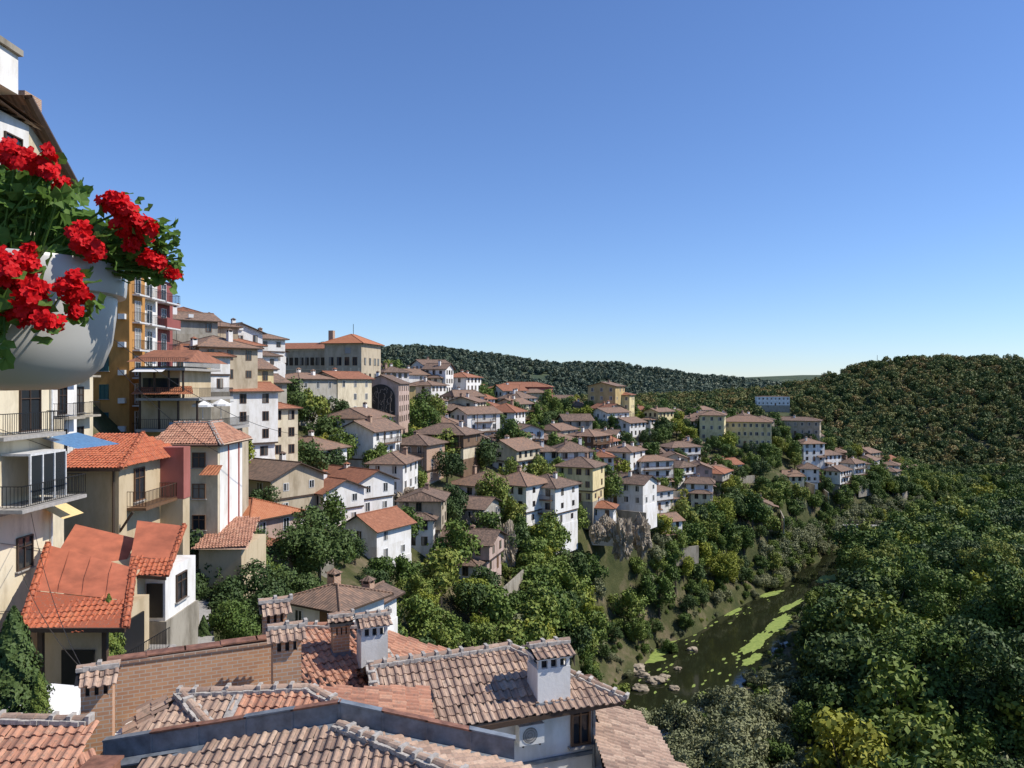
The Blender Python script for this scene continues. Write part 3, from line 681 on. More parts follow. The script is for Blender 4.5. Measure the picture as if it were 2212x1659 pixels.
for (x,y),h,d in zip(P,Hh,Dd):
    if d<8.5 or d>52 or x>np.interp(y,river[1:,1],river[1:,0]) or inpoly(x,y,town) or nearh(x,y,5): continue
    if 150<y<195 and d<13: continue
    s=rg.uniform(.6,1.05)
    if d<14: s*=.6
    if d>26: s*=.75
    if y>235: s*=1.15
    if cliffgap(x,y): s*=.45
    s=poolview(x,y,s)
    forest.append((x,y,h-.6,s,rg.uniform(0,6.28),rg.choice([0,1,2,3,4,5,6,0,1,2,3,4,5,7,8,9,10])))
P,Hh,Dd=cand(5,235,95,380,2.7)
for (x,y),h,d in zip(P,Hh,Dd):
    lo_=6.8+4.6*math.exp(-((y-172)/24)**2)
    if d<lo_ or d>lo_+6: continue
    s=rg.uniform(.35,.7)
    if 140<y<220: s*=.5
    if y>235: s*=1.7
    bushes.append((x,y,max(h,.3)-.3,s,rg.uniform(0,6.28),rg.choice([8,9,10,10,10])))
P,Hh,Dd=cand(5,60,95,140,4.5)
for (x,y),h,d in zip(P,Hh,Dd):
    if 3<d<14: bushes.append((x,y,max(h,0)-.4,poolview(x,y,rg.uniform(.8,1.2),6.5),rg.uniform(0,6.28),rg.choice([8,9,10])))
P,Hh,Dd=cand(150,420,330,430,7)
for (x,y),h,d in zip(P,Hh,Dd):
    if d>9 and x>260: forest.append((x,y,h-.4,rg.uniform(.9,1.3),rg.uniform(0,6.28),rg.randint(0,6)))
scatter('riverside_trees',forest,cl); scatter('willow_bushes',bushes,cl)
hill=[]
P,Hh,Dd=cand(-60,560,415,800,6.8)
for (x,y),h,d in zip(P,Hh,Dd):
    if d<9 or x/y>.75: continue
    if math.hypot(x-200,y-600)<16 or math.hypot(x-195,y-580)<12: continue
    hill.append((x,y,h-.6,rg.uniform(.5,1.2),rg.uniform(0,6.28),rg.randint(0,4)))
scatter('hill_forest',hill,ch)
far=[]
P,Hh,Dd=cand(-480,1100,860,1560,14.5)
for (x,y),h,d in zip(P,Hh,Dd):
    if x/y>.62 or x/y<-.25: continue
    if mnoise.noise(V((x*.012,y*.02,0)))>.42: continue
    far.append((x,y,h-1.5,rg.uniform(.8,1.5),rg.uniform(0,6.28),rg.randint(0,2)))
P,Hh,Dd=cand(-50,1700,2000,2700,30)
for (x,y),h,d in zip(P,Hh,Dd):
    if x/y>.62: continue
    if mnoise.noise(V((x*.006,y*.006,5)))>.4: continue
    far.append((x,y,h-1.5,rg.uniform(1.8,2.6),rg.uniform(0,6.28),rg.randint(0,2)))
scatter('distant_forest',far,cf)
def tree(name,me,x,y,s,rot=0,z=None,sz=None):
    o=bpy.data.objects.new(name,me); o.location=(x,y,hz(x,y)-.3 if z is None else z); o.scale=(s,s,s if sz is None else sz); o.rotation_euler=(0,0,rot); SC.collection.objects.link(o)
bigm=[treemesh('big_tree_mesh',70+i,24,9.5,24000,.6,l,'big') for i,l in enumerate(['leafA','leafD','leafA'])]
for i,(u,d,s) in enumerate([(2010,128,1.0),(2150,122,1.05),(2230,150,1.1),(2070,160,.95),(1930,175,.75),(2150,190,.9),(1890,215,.75),(2060,210,.85),(1950,108,.5)]):
    tree('ash_tree',bigm[i%3],(u-1106)/K*d,d,s,i*1.3)
mt=treemesh('walnut_mesh',80,10,5,9000,.42,'leafD'); mt2=treemesh('garden_tree_mesh',81,8,4,7000,.36,'leafA'); myl=treemesh('yellow_mesh',82,10,5,9000,.4,'leafY')
mco=treemesh('cypress_mesh',83,6,1.3,7000,.2,'leafA','cone'); mcd=treemesh('thuja_mesh',84,6,1.6,9000,.22,'leafD','cone')
p=S(690,1255,84); tree('walnut_tree',mt,p.x,p.y,.8,z=p.z-.5); p=S(640,1250,82); tree('walnut_tree',mt,p.x,p.y,.6,2,z=p.z-.5)
tree('linden_tree',myl,*S(1320,0,105).xy,1.15,z=hz(S(1320,0,105).x,105)-1); tree('linden_tree',myl,*S(1560,0,215).xy,1.0); tree('linden_tree',myl,*S(1550,0,228).xy,1.1)
for i,(u,v,d,s,mm) in enumerate([(340,1280,62,.75,mt),(420,1290,66,.65,mt2),(480,1300,64,.65,mt2),(370,1200,78,.75,mt),(440,1200,82,.75,mt2),(520,1260,80,.6,mt),(540,1370,58,.55,mt),(600,1370,62,.5,mt2),(500,1400,50,.45,mt2),(630,1330,70,.5,mt),(560,1300,76,.6,mt2),(330,1150,74,.7,mt),(310,1420,44,.45,mt2),(460,1340,60,.5,mt)]):
    p=S(u,v,d); tree('garden_tree',mm,p.x,p.y,s,i*.9,z=p.z-.5)
for i,(u,v,d,s,mm) in enumerate([(30,1560,22,.55,mcd),(85,1560,20,.22,mco),(395,1410,48,.62,mco),(395,1300,56,.7,mcd),(235,1430,34,.5,mco),(440,1400,49,.35,mcd)]):
    p=S(u,v,d); tree('cypress_tree',mm,p.x,p.y,s,i,z=p.z)
# ---------------------------------------------------------------- tile geometry
TR=random.Random(3)
def tile_plane(mb,sheet,poly,tw=.23,tl=.36,A_=.05,sdir=None):
    poly=[V(p) for p in poly]; n=V((0,0,0))
    for i in range(len(poly)): n+=poly[i].cross(poly[(i+1)%len(poly)])
    n.normalize()
    if n.z<0: n=-n
    g=V((0,0,-1)) if sdir is None else V(sdir); s=(g-n*g.dot(n)).normalized(); e=s.cross(n).normalized()
    o=poly[0]; P=[((p-o).dot(e),(p-o).dot(s)) for p in poly]
    sheet.face([p-n*.03 for p in poly])
    x0=min(p[0] for p in P);x1=max(p[0] for p in P);y0=min(p[1] for p in P);y1=max(p[1] for p in P)
    ts=[0,.12,.28,.44,.58,.8,1]; hh=[0,.75,1,.75,0,-.2,0]
    for j in range(int((y1-y0)/tl)+1):
        for i in range(int((x1-x0)/tw)+1):
            cx=x0+(i+.5)*tw; cy=y0+(j+.5)*tl
            if not inpoly(cx,cy,P): continue
            jx=TR.uniform(-.018,.018); jz=TR.uniform(-.008,.014); jy=TR.uniform(-.02,.02); r=TR.random(); uv=[(r,r)]*4
            sag=.02*math.sin(cx*.9+1)*math.sin(cy*.7)
            jz+=sag
            top=[];bot=[];lip=[]
            for t,h in zip(ts,hh):
                top.append(o+e*(cx-tw/2+t*tw)+s*(cy-tl/2-.04)+n*(h*A_+jz-.01))
                q=o+e*(cx-tw/2+t*tw+jx)+s*(cy+tl/2+jy)+n*(h*A_+jz+.028); bot.append(q); lip.append(q-n*.028)
            for k in range(6):
                mb.face([bot[k],bot[k+1],top[k+1],top[k]],0,uv); mb.face([lip[k],lip[k+1],bot[k+1],bot[k]],0,uv)
def ridge_caps(mb,mort,p,q,r=.12,L=.38):
    p=V(p);q=V(q);d=q-p;n=max(1,int(d.length/L)); d.normalize(); a=d.cross(UP).normalized(); up=a.cross(d)
    mort.obox((p+q)/2+up*.0,a,d,up,r*1.25,(q-p).length/2,.05)
    for i in range(n*3):
        c=p.lerp(q,(i+.5)/(n*3)); 
        for sg in (-1,1): mort.obox(c+a*sg*r*TR.uniform(1.0,1.35)+up*.02,a,d,up,r*.35,.08,TR.uniform(.035,.06))
    for i in range(n):
        c0=p.lerp(q,i/n)+up*.03;c1=p.lerp(q,(i+1)/n)+d*.03+up*.03; rr0=r*.85;rr1=r*1.05; uv=[(TR.random(),.5)]*4
        j=a*TR.uniform(-.02,.02)
        for k in range(6):
            t0=math.pi*k/6;t1=math.pi*(k+1)/6
            f=lambda c,t,rr:c+j+a*math.cos(t)*rr+up*math.sin(t)*rr
            mb.face([f(c0,t0,rr0),f(c1,t0,rr1),f(c1,t1,rr1),f(c0,t1,rr0)],0,uv)
            mb.face([f(c1,t0,rr1),f(c1,t0,rr1*.8),f(c1,t1,rr1*.8),f(c1,t1,rr1)],0,uv)
        if TR.random()<.8:
            mort.obox(c1+a*TR.uniform(-.03,.03)+up*.05,a,d,up,r*1.1,.045,r*.75)
def shed(name): return Bld(name)
# front house A (bottom)
b=shed('gabled_row_house'); T=b.p('roof_tiles','tgold'); sh=b.p('roof_deck','black'); mo=b.p('ridge_mortar','mortar')
ap=V((-3.9,17.3,54.35)); a1=V((2.77,-1.8,-.15)); b1=V((4.7,0,-1.0))
L0=lambda x,y:V((x,y,54.35+.158*(x+3.9)+.33*(y-17.3)))
tile_plane(T,sh,[L0(-8.3,17.3),ap,ap+a1,ap+a1*2.2,L0(1.5,11.5),L0(-8.3,11.5)],sdir=(.0,-1,-.4))
tile_plane(T,sh,[ap,ap+b1*1.05,ap+b1*1.05+a1*2.2,ap+a1*2.2])
ridge_caps(b.p('ridge_caps','tgold'),mo,ap,ap+a1*2.2)
b.p('walls','white').face([(-8.3,11.8,40),(2.5,13.6,40),(2.5,13.6,52.9),(-8.3,11.8,51.6)]); b.p('walls','white').box(-8.3,.9,13.6,17.35,40,51.9)
# parapet
pp=[V((-9.2,17.5,53.95)),V((-3.9,17.5,54.82)),V((0.05,17.5,53.98))]
for p,q in zip(pp[:-1],pp[1:]):
    d=(q-p).normalized(); a=V((0,1,0)); up=d.cross(a)*-1; L=(q-p).length
    b.p('firewall_flashing','steel').obox((p+q)/2-V((0,0,.27)),d,a,V((0,0,1)),L/2,.06,.24)
    b.p('firewall_core','mortar').obox((p+q)/2-V((0,0,.9)),d,a,V((0,0,1)),L/2,.05,.5)
    k=int(L/1.0)
    for i in range(k):
        c=p.lerp(q,(i+.5)/k); b.p('firewall_cap' if i%3 else 'old_firewall_cap','rust' if i%3 else 'steel').obox(c+V((0,0,.0+.012*(i%2))),d,a,up if up.z>0 else -up,L/k/2+.03,.095,.02)
        c=p.lerp(q,i/k); b.p('seams','steel').obox(c-V((0,0,.25)),d,a,UP,.02,.08,.23)
    b.p('apron_flashing','steel').obox((p+q)/2+V((0,-.2,-.5)),d,V((0,1,.3)).normalized(),UP,L/2,.12,.02)
b.finish()
# roof F bottom-left
b=shed('low_row_house'); T=b.p('roof_tiles','tora'); sh=b.p('roof_deck','black')
tile_plane(T,sh,[(-14,17.4,54.45),(-9.35,17.4,54.3),(-9.35,11,52.2),(-14,11,52.35)])
tile_plane(T,sh,[(-9.35,16.7,54.0),(-8.35,16.7,53.7),(-8.35,11,51.7),(-9.35,11,52.0)])
ridge_caps(b.p('ridge_caps','tgold'),b.p('ridge_mortar','mortar'),(-14,17.5,54.5),(-9.6,17.5,54.35))
pl=b.p('metal_flue','rust'); pl.box(-8.75,-8.2,15.6,16.2,52.0,54.15); pl.box(-8.8,-8.15,15.55,16.25,54.15,54.2)
b.p('walls','white').box(-14,-8.4,11.3,17.3,40,52.0)
b.finish()
# roof G behind parapet
b=shed('middle_row_house'); T=b.p('roof_tiles','tora'); T2=b.p('roof_tiles_weathered','tgold'); sh=b.p('roof_deck','black'); mo=b.p('ridge_mortar','mortar'); cp=b.p('ridge_caps','tgold')
g0=V((-8.4,19.6,54.15));g1=V((-5.2,19.8,54.2))
tile_plane(T,sh,[(-6.9,19.7,54.18),g1,(-1.9,17.75,53.5),(-6.9,17.75,53.4)]); tile_plane(T,sh,[g1,(-1.9,17.75,53.5),(-2.2,22,53.4)])
tile_plane(T2,sh,[g0,(-6.9,19.7,54.18),(-6.9,17.75,53.4),(-9.2,17.75,53.35)])
tile_plane(T2,sh,[g0,(-9.2,17.75,53.35),(-9.6,18,53.3),(-9.5,20,53.7)])
ridge_caps(cp,mo,g1,g0); ridge_caps(cp,mo,g1,(-1.9,17.75,53.5)); ridge_caps(cp,mo,g0,(-6.9,18.2,53.65)); mo.obox((-6.9,18.75,53.83),(1,0,0),V((0,1,.38)).normalized(),V((0,-.38,1)).normalized(),.12,1.0,.05)
b.p('walls','white').box(-10,-2.2,17.8,22,40,53.2)
wa=V((-10.5,20.1,0)); wb=V((-6.3,22.0,0)); wd=(wb-wa).normalized(); wn=V((-wd.y,wd.x,0)); wL=(wb-wa).length
b.p('brick_wall','brick').obox((wa+wb)/2+UP*53.62,wd,wn,UP,wL/2,.15,1.12)
for i in range(5):
    c=wa+wd*wL*(i+.5)/5; b.p('wall_cap','rust').obox(c+UP*(54.84+.012*(i%2)+.012*i),wd,wn,UP,wL/10+.02,.2,.02)
b.p('wall_band','brickfar').obox((wa+wb)/2+UP*54.77,wd,wn,UP,wL/2+.02,.19,.04)
b.finish()
def brick_chim(name,x,y,z0,z1,s,sy,m='brick',rot=22):
    b=Bld(name,(x,y,z0),R(rot)); h=z1-z0; b.p('stack','brick' if m=='brick' else m).box(-s,s,-sy,sy,0,h)
    if m=='brick': b.p('flashing','steel').box(-s-.04,s+.04,-sy-.04,sy+.04,-.05,.35)
    else: b.p('flashing','steel').box(-s-.08,s+.08,-sy-.08,sy+.08,-.05,.12)
    k=b.p('flue_core','black'); k.box(-s*.7,s*.7,-sy*.7,sy*.7,h,h+.24)
    for i in (-1,-.33,.33,1): 
        for j in (-1,1): b.p('piers',m).box(i*s*.86-.05,i*s*.86+.05,j*sy*.86-.05,j*sy*.86+.05,h,h+.25)
    b.p('cap_slab',m).box(-s-.04,s+.04,-sy-.04,sy+.04,h+.25,h+.32)
    t=b.p('cap_tiles','tgold'); e=.12
    for sg in (-1,1):
        tile_plane(t,b.p('cap_deck','black'),[(-s-e,sg*(sy+e),h+.34),(s+e,sg*(sy+e),h+.34),(s+e,0,h+.55),(-s-e,0,h+.55)],.2,.3,.045)
    ridge_caps(t,b.p('cap_mortar','mortar'),(-s-e,0,h+.56),(s+e,0,h+.56),.09,.35)
    b.finish()
brick_chim('brick_chimney',-9.85,18.4,52.9,54.7,.33,.3)
brick_chim('brick_chimney',-6.05,20.7,53.0,54.95,.36,.32)
brick_chim('brick_chimney',-6.95,22.6,53.5,55.1,.32,.28)
# roof J
b=shed('brown_roof_house'); T=b.p('roof_tiles','tora'); sh=b.p('roof_deck','black'); mo=b.p('ridge_mortar','mortar'); cp=b.p('ridge_caps','tora')
j0=V((-7.2,26.5,53.7));j1=V((-5.0,26.8,53.6))
tile_plane(T,sh,[j0,j1,(-3.0,23.2,52.6),(-6.2,22.4,52.9)]); tile_plane(T,sh,[j1,(-1.8,28,52.2),(-3.0,23.2,52.6)])
ridge_caps(cp,mo,j0,j1); ridge_caps(cp,mo,j1,(-3.0,23.2,52.6))
b.p('walls','white').box(-6.5,-3.2,23.2,26.5,40,52.5); b.finish()
brick_chim('white_chimney',-4.45,24.6,52.7,54.1,.42,.38,'white')
brick_chim('brick_chimney',-5.6,25.2,53.0,53.9,.26,.26)
# roof B
b=shed('white_house_with_tiled_roof'); T=b.p('roof_tiles','tgold'); sh=b.p('roof_deck','black'); mo=b.p('ridge_mortar','mortar'); cp=b.p('ridge_caps','tgold')
A0=V((-4.1,22.35,53.85));B0=V((-.09,23.8,53.92)); Bk=V((2.2,26.0,52.2)); Ak=V((-5.4,25.2,52.7))
C0=V((3.25,22.2,52.98)); nrm=(B0-A0).cross(C0-A0)
def onpl(x,y): return V((x,y,A0.z-((x-A0.x)*nrm.x+(y-A0.y)*nrm.y)/nrm.z))
D0=onpl(-.6,20.75); E0=onpl(-3.2,19.75)
tile_plane(T,sh,[A0,B0,C0,D0,E0]); tile_plane(T,sh,[B0,C0,Bk]); tile_plane(T,sh,[A0,B0,Bk,Ak])
ridge_caps(cp,mo,A0,B0); ridge_caps(cp,mo,B0,C0,.1); ridge_caps(cp,mo,E0,A0,.09)
def edgebox(p,q,m,hn,hu,off=(0,0,0)):
    d=(q-p).normalized(); a=V((-d.y,d.x,0)).normalized(); b.p(m,'wood').obox((p+q)/2+V(off),d,a,a.cross(d)*-1,(q-p).length/2,hn,hu)
edgebox(C0,D0,'fascia',.03,.07,(0,0,-.1)); edgebox(D0,E0,'fascia',.03,.07,(0,0,-.1)); 
sf=b.p('soffit','wood2'); sf.face([D0-V((0,0,.14)),C0-V((0,0,.14)),V((2.5,24.4,52.85)),V((-1.3,23,52.95))])
d=(C0-D0); d.z=0; d.normalize(); nn=V((d.y,-d.x,0)); w0=D0-nn*.55-d*.2; w0.z=0; w1=C0-nn*.55-d*.75; w1.z=0
Wm=b.p('walls','white'); q=lambda p,z:V((p.x,p.y,z))
Wm.face([q(w0,40),q(w1,40),q(w1,52.95),q(w0,53.0)]); w2=w1-nn*3.6; Wm.face([q(w1,40),q(w2,40),q(w2,52.9),q(w1,52.95)]); 
w3=w0-nn*3.6; Wm.face([q(w3,40),q(w0,40),q(w0,52.9),q(w3,52.9)])
wl=(w1-w0).length
c=w0+d*(wl-.42); window(b,q(c,52.25),d,nn,.55,1.15,'wood2',1)
b.p('base_board','steel').obox(q((w0+w1)/2,51.35)+nn*.04,d,nn,UP,wl/2,.04,.05)
b.p('downpipe','steel').bar(q(w1+nn*.05,52.9),q(w1+nn*.05,44),.05)
b.finish()
ac=Bld('air_conditioner'); c=q(w0+d*(wl*.42),52.3)+nn*.22
ac.p('casing','ac').obox(c,d,nn,UP,.37,.16,.27); 
for i in range(20):
    t0=2*math.pi*i/20;t1=2*math.pi*(i+1)/20; cc=c+nn*.165-d*.06
    ac.p('fan_grille','conc').face([cc,cc+d*.2*math.cos(t0)+UP*.2*math.sin(t0),cc+d*.2*math.cos(t1)+UP*.2*math.sin(t1)])
    ac.p('fan_ring','black').bar(cc+nn*.01+d*.21*math.cos(t0)+UP*.21*math.sin(t0),cc+nn*.01+d*.21*math.cos(t1)+UP*.21*math.sin(t1),.008)
for k in (.07,.14): 
    for i in range(16):
        t0=2*math.pi*i/16;t1=2*math.pi*(i+1)/16; cc=c+nn*.172-d*.06
        ac.p('fan_guard','iron').bar(cc+d*k*math.cos(t0)+UP*k*math.sin(t0),cc+d*k*math.cos(t1)+UP*k*math.sin(t1),.004)
for sx in (-.25,.25): ac.p('bracket','iron').obox(c+d*sx-UP*.3-nn*.03,d,nn,UP,.02,.18,.02)
ac.finish()
cp_=onpl(1.05,22.15); brick_chim('white_chimney',cp_.x,cp_.y,cp_.z-.25,cp_.z+.8,.5,.4,'white',20)
# roof E
b=shed('lower_terrace_house'); T=b.p('roof_tiles','tgold')
tile_plane(T,b.p('roof_deck','black'),[(2.55,25,51.75),(4.2,25.6,51.0),(5.6,19.5,50.7),(2.3,17,51.9)])
b.p('walls','white').box(2.4,4.4,18,25,38,50.9); b.finish()
# ---------------------------------------------------------------- left buildings
b=shed('red_roof_terrace_house'); T=b.p('roof_tiles','tred'); sh=b.p('roof_sheet','tred'); cp=b.p('ridge_caps','tred'); mo=b.p('ridge_mortar','tred')
r0=V((-20.3,32,51.9));r1=V((-16.0,32,51.9));r2=V((-18.1,37,53.2));r3=V((-22.2,37,54.3))
e1=r1.lerp(r2,.42); e0=r0.lerp(r3,.42)
tile_plane(T,sh,[r0,r1,e1,e0],.24,.36,.05)
S2=b.p('metal_roof','sheetred'); S2.face([e0,e1,r2,r3]); 
for i in range(1,4): b.p('membrane_seams','sheetred').bar(e0.lerp(e1,i/4)+UP*.0,r3.lerp(r2,i/4)+UP*.0,.012)
ridge_caps(cp,mo,r0,r3,.1); ridge_caps(cp,mo,r1,r2,.1)
t0,t1,t2,t3=V((-18.9,38,52.7)),V((-17.0,38,52.55)),V((-18.0,42.5,54.2)),V((-20.6,42.5,54.5))
f0=t0.lerp(t3,.3);f1=t1.lerp(t2,.3)
tile_plane(T,sh,[t0,t1,f1,f0],.24,.36,.05); S2.face([f0,f1,t2,t3]); ridge_caps(cp,mo,t1,t2,.08)
u0,u1,u2,u3=V((-23.2,39.5,53.4)),V((-20,39.5,52.4)),V((-20.6,42.5,53.5)),V((-24,42.5,54.3)); S2.face([u0,u1,u2,u3]); ridge_caps(cp,mo,u0,u1,.07)
b.p('walls','tan').box(-20.2,-17.6,33.2,37.5,44,51.8); b.p('walls','tan').box(-21.5,-18.4,37.6,42,44,52.8); b.p('side_walls','white').box(-18.6,-17.4,38.8,42.5,50.1,52.6); b.p('lower_terrace_walls','stone').box(-18.7,-17.3,38.7,42.6,44,50.1)
window(b,(-17.4,40.6,51.4),(0,1,0),(1,0,0),1.2,1.3,'wood',1)
b.p('opening_shade_slab','black').box(-17.58,-17.5,34,36.8,49,51.2); b.p('opening_shade_slab','black').box(-18.3,-17.5,38.7,38.79,50.3,52.0)  # black slabs on the wall paint the shade inside openings, no hole cut
b.p('opening_shade_slab','black').box(-19.3,-17.9,33.1,33.19,48.2,50.6)
b.p('posts','wood').box(-17.2,-17.0,32.4,32.6,46,51.9); b.p('posts','wood').box(-19.9,-19.7,32.4,32.6,46,51.9)
b.p('eave_board','wood').obox((-18.15,31.98,51.82),(1,0,0),(0,1,0),UP,2.15,.05,.09); b.p('eave_board','wood').obox((-17.95,37.98,52.52),(1,0,-.08),(0,1,0),UP,.95,.05,.08)
railing(b.p('railing','iron'),(-17.0,33,49.2),(-16.6,37.5,49.2)); b.p('terrace','conc').box(-18,-16.5,33,38,49,49.2); b.p('terrace_wall','stone').box(-18,-16.6,33.1,37.9,44,49)
b.finish()
# T : near cream apartment
b=Bld('cream_apartment_block'); W=b.p('walls','cream'); W.box(-30,-22.6,30,38,44,68)
W.box(-30,-25.5,38,44,44,60)
def frb(z,y0,y1,dp,door=True,par=None):
    balcony(b,(-22.6,(y0+y1)/2,z),(0,1,0),(1,0,0),y1-y0,dp,'conc','iron',.15,r=.012)
frb(59.7,33,37.6,.9); frb(56.6,33,38,1.7); frb(63,33,37.6,.9)
for z in (60.9,64.2): window(b,(-22.6,36.2,z),(0,1,0),(1,0,0),1.5,2.1,'wood',1)
b.p('loggia_frame','frame').box(-22.6,-21.3,34.2,36.9,58.8,58.9)
for y in (34.2,35.1,36.0,36.9): b.p('loggia_frame','frame').box(-21.36,-21.28,y-.04,y+.04,56.7,58.8)
b.p('loggia_glass','glass').face([(-21.32,34.2,57.0),(-21.32,36.9,57.0),(-21.32,36.9,58.8),(-21.32,34.2,58.8)])
b.p('loggia_frame','frame').box(-22.6,-21.33,36.88,36.94,56.7,58.8)
b.p('blue_canopy','blue').face([(-22.5,37,59.4),(-20.8,37,58.9),(-20.3,40,58.9),(-22.5,40,59.5)])
window(b,(-22.6,35.8,54.2),(0,1,0),(1,0,0),1.1,1.4,'wood',1)
b.p('awning','awny').face([(-22.5,37.2,56.0),(-21.6,37.2,55.5),(-21.6,39.0,55.5),(-22.5,39.0,56.0)])
window(b,(-24.05,38.05,58.8),(1,0,0),(0,-1,0),.8,1.3,'frame',1)
for z in (52,55,60): b.p('cables','iron').bar((-22.5,34,z),(-22.5,38,z-1.2),.015)
b.p('drainpipe','frame').bar((-22.5,37.8,66),(-22.5,37.8,46),.05)
b.p('string_course','conc').box(-22.58,-22.5,30,38.02,56.15,56.3)
balcony(b,(-25.5,41.5,59.2),(0,1,0),(1,0,0),3,.9,'conc','iron',.15)
b.finish()
# U upper left
b=Bld('tall_cream_house'); W=b.p('walls','cream')
W.face([(-24.6,34,62),(-24.6,44,62),(-24.6,43,73.2),(-24.6,39,75.4),(-24.6,34,75.4)]); W.face([(-30,44,62),(-24.6,44,62),(-24.6,43,73.2),(-30,43,73.2)]); W.face([(-30,34,62),(-24.6,34,62),(-24.6,34,75.4),(-30,34,75.4)])
b.p('roof_edge','wood').bar((-24.1,38.5,76.3),(-24.1,43.2,72.6),.22); b.p('roof','rfbrown').face([(-24,38.5,76.4),(-24,43.3,72.7),(-31,43.3,72.7),(-31,38.5,76.4)])
b.p('brick_parapet','brickfar').box(-26.5,-24.7,39.2,40.6,75,76.9)
b.p('wood_eave','wood2').face([(-27,31,76),(-22.0,31,74.5),(-22.8,37.5,74.3),(-27,37.5,76)]); b.p('wood_eave_top','rfbrown').face([(-27,30.9,76.2),(-21.9,30.9,74.65),(-22.7,37.6,74.45),(-27,37.6,76.2)])
for i in range(9):
    y=31.2+i*.75; b.p('rafters','wood').bar((-26.5,y,75.75),(-22.3-.1*i,y,74.4),.06)
b.p('lower_wall','white').box(-30,-23.0,32,36.8,63,74.3)
for z in (71.0,): balcony(b,(-23,35,z),(0,1,0),(1,0,0),4,1.0,'frame','iron',.15)
window(b,(-23.0,35.6,72.4),(0,1,0),(1,0,0),1.2,2,'wood',1); window(b,(-24.6,41.5,71.5),(0,1,0),(1,0,0),1,1.6,'wood',1)
b.p('top_wall','white').box(-30,-24.4,35,38.2,76.3,78.2); b.p('top_coping','stone').box(-30,-24.2,34.9,38.3,78.2,78.5)
b.p('upper_wall','white').box(-30,-24.0,30.3,33.9,76.6,81.5)
b.p('upper_eave','wood').face([(-30,30,82.3),(-21.6,30,80.4),(-21.6,34,80.4),(-30,34,82.3)]); b.p('upper_roof','rfbrown').face([(-30,29.9,82.5),(-21.5,29.9,80.6),(-21.5,34.1,80.6),(-30,34.1,82.5)])
b.p('gutter','iron').bar((-21.5,30,80.5),(-21.5,34.3,80.4),.1)
b.finish()
# N : beige house with orange roof, rose wing
b=Bld('beige_house'); W=b.p('walls','tan'); W.box(-27.5,-23.9,47,54,44,57.1)
b.p('rose_wing','rose').box(-24.2,-22.3,52.5,53.6,54.2,57.7); b.p('rose_wing_base','tan').box(-24.2,-22.35,52.5,53.6,46,54.2)
T=b.p('roof_tiles','tred'); sh=b.p('roof_deck','tred')
n0,n1,n2,n3=V((-27.6,46,57.0)),V((-23.3,46,57.0)),V((-24.6,51.5,58.7)),V((-27.6,51.5,58.7)); n4=V((-23.3,55,57.2))
tile_plane(T,sh,[n0,n1,n2,n3]); tile_plane(T,sh,[n1,n4,n2]); ridge_caps(b.p('ridge_caps','tred'),b.p('ridge_mortar','tred'),n1,n2,.1)
b.p('fascia','wood').box(-27.6,-23.3,45.95,46.03,56.8,56.98); b.p('soffit','wood2').box(-27.5,-23.4,46.05,47.05,56.85,56.95)
balcony(b,(-23.9,50.2,54.3),(0,1,0),(1,0,0),4.5,1.2,'wood2','wood',.18,r=.02); balcony(b,(-23.9,50.2,51.0),(0,1,0),(1,0,0),4.5,1.2,'wood2','wood',.18,r=.02)
window(b,(-23.9,49.5,55.6),(0,1,0),(1,0,0),1.3,2,'wood2',1); window(b,(-25.3,47,49.5),(1,0,0),(0,-1,0),1.0,1.3,'wood',1)
b.p('timber_brackets','wood').bar((-23.9,47.1,53),(-23.1,47.1,54.2),.08); b.p('downpipe','wood').bar((-24.2,46.93,56.8),(-24.2,46.93,46),.06)
b.finish()
# P : cream house
b=Bld('cream_striped_house'); W=b.p('walls','cream'); W.box(-28,-23.6,62,67.5,46,57.3)
for y in (64.2,66.6): b.p('red_stripes','red').box(-23.55,-23.5,y-.1,y+.1,47,57)
b.p('white_side','white').box(-23.6,-23.56,62.4,67.5,46,57.2)
T=b.p('roof_tiles','tora'); sh=b.p('roof_deck','tora')
q0,q1,q2,q3=V((-28.8,61,57.2)),V((-22.9,61,57.2)),V((-25,64,58.8)),V((-28,64,58.8)); q4=V((-22.9,68.5,57.2)); q5=V((-25,66.5,58.8)); q6=V((-28.8,68.5,57.2)); q7=V((-28,66.5,58.8))
tile_plane(T,sh,[q0,q1,q2,q3]); tile_plane(T,sh,[q1,q4,q5,q2]); cpR=b.p('ridge_caps','tora'); mR=b.p('ridge_mortar','mortar')
ridge_caps(cpR,mR,q1,q2,.1);ridge_caps(cpR,mR,q2,q5,.1); ridge_caps(cpR,mR,q3,q2,.1); b.p('roof_back','rforange').face([q3,q2,q5,q7])
b.p('soffit','wood').box(-28.7,-23,61.1,68.4,57.05,57.15)
for x in (-27.2,-25.1):
    for z in (55.9,53.4,50.9): window(b,(x,62,z),(1,0,0),(0,-1,0),1.0,1.1,'wood2',1)
ww=b.p('lower_roof','rforange'); ww.face([(-24.4,60.2,54.9),(-22.9,60.2,54.9),(-23.2,62,55.5),(-24.4,62,55.5)])
tile_plane(b.p('annex_roof_tiles','tora'),b.p('annex_roof_deck','tora'),[(-24.5,59,49.4),(-20.5,60,49.2),(-21.5,66,50.6),(-24.5,66,50.6)]); b.p('lower_walls','tan').box(-24.3,-21,60,66,45,49.2)
b.finish(); 
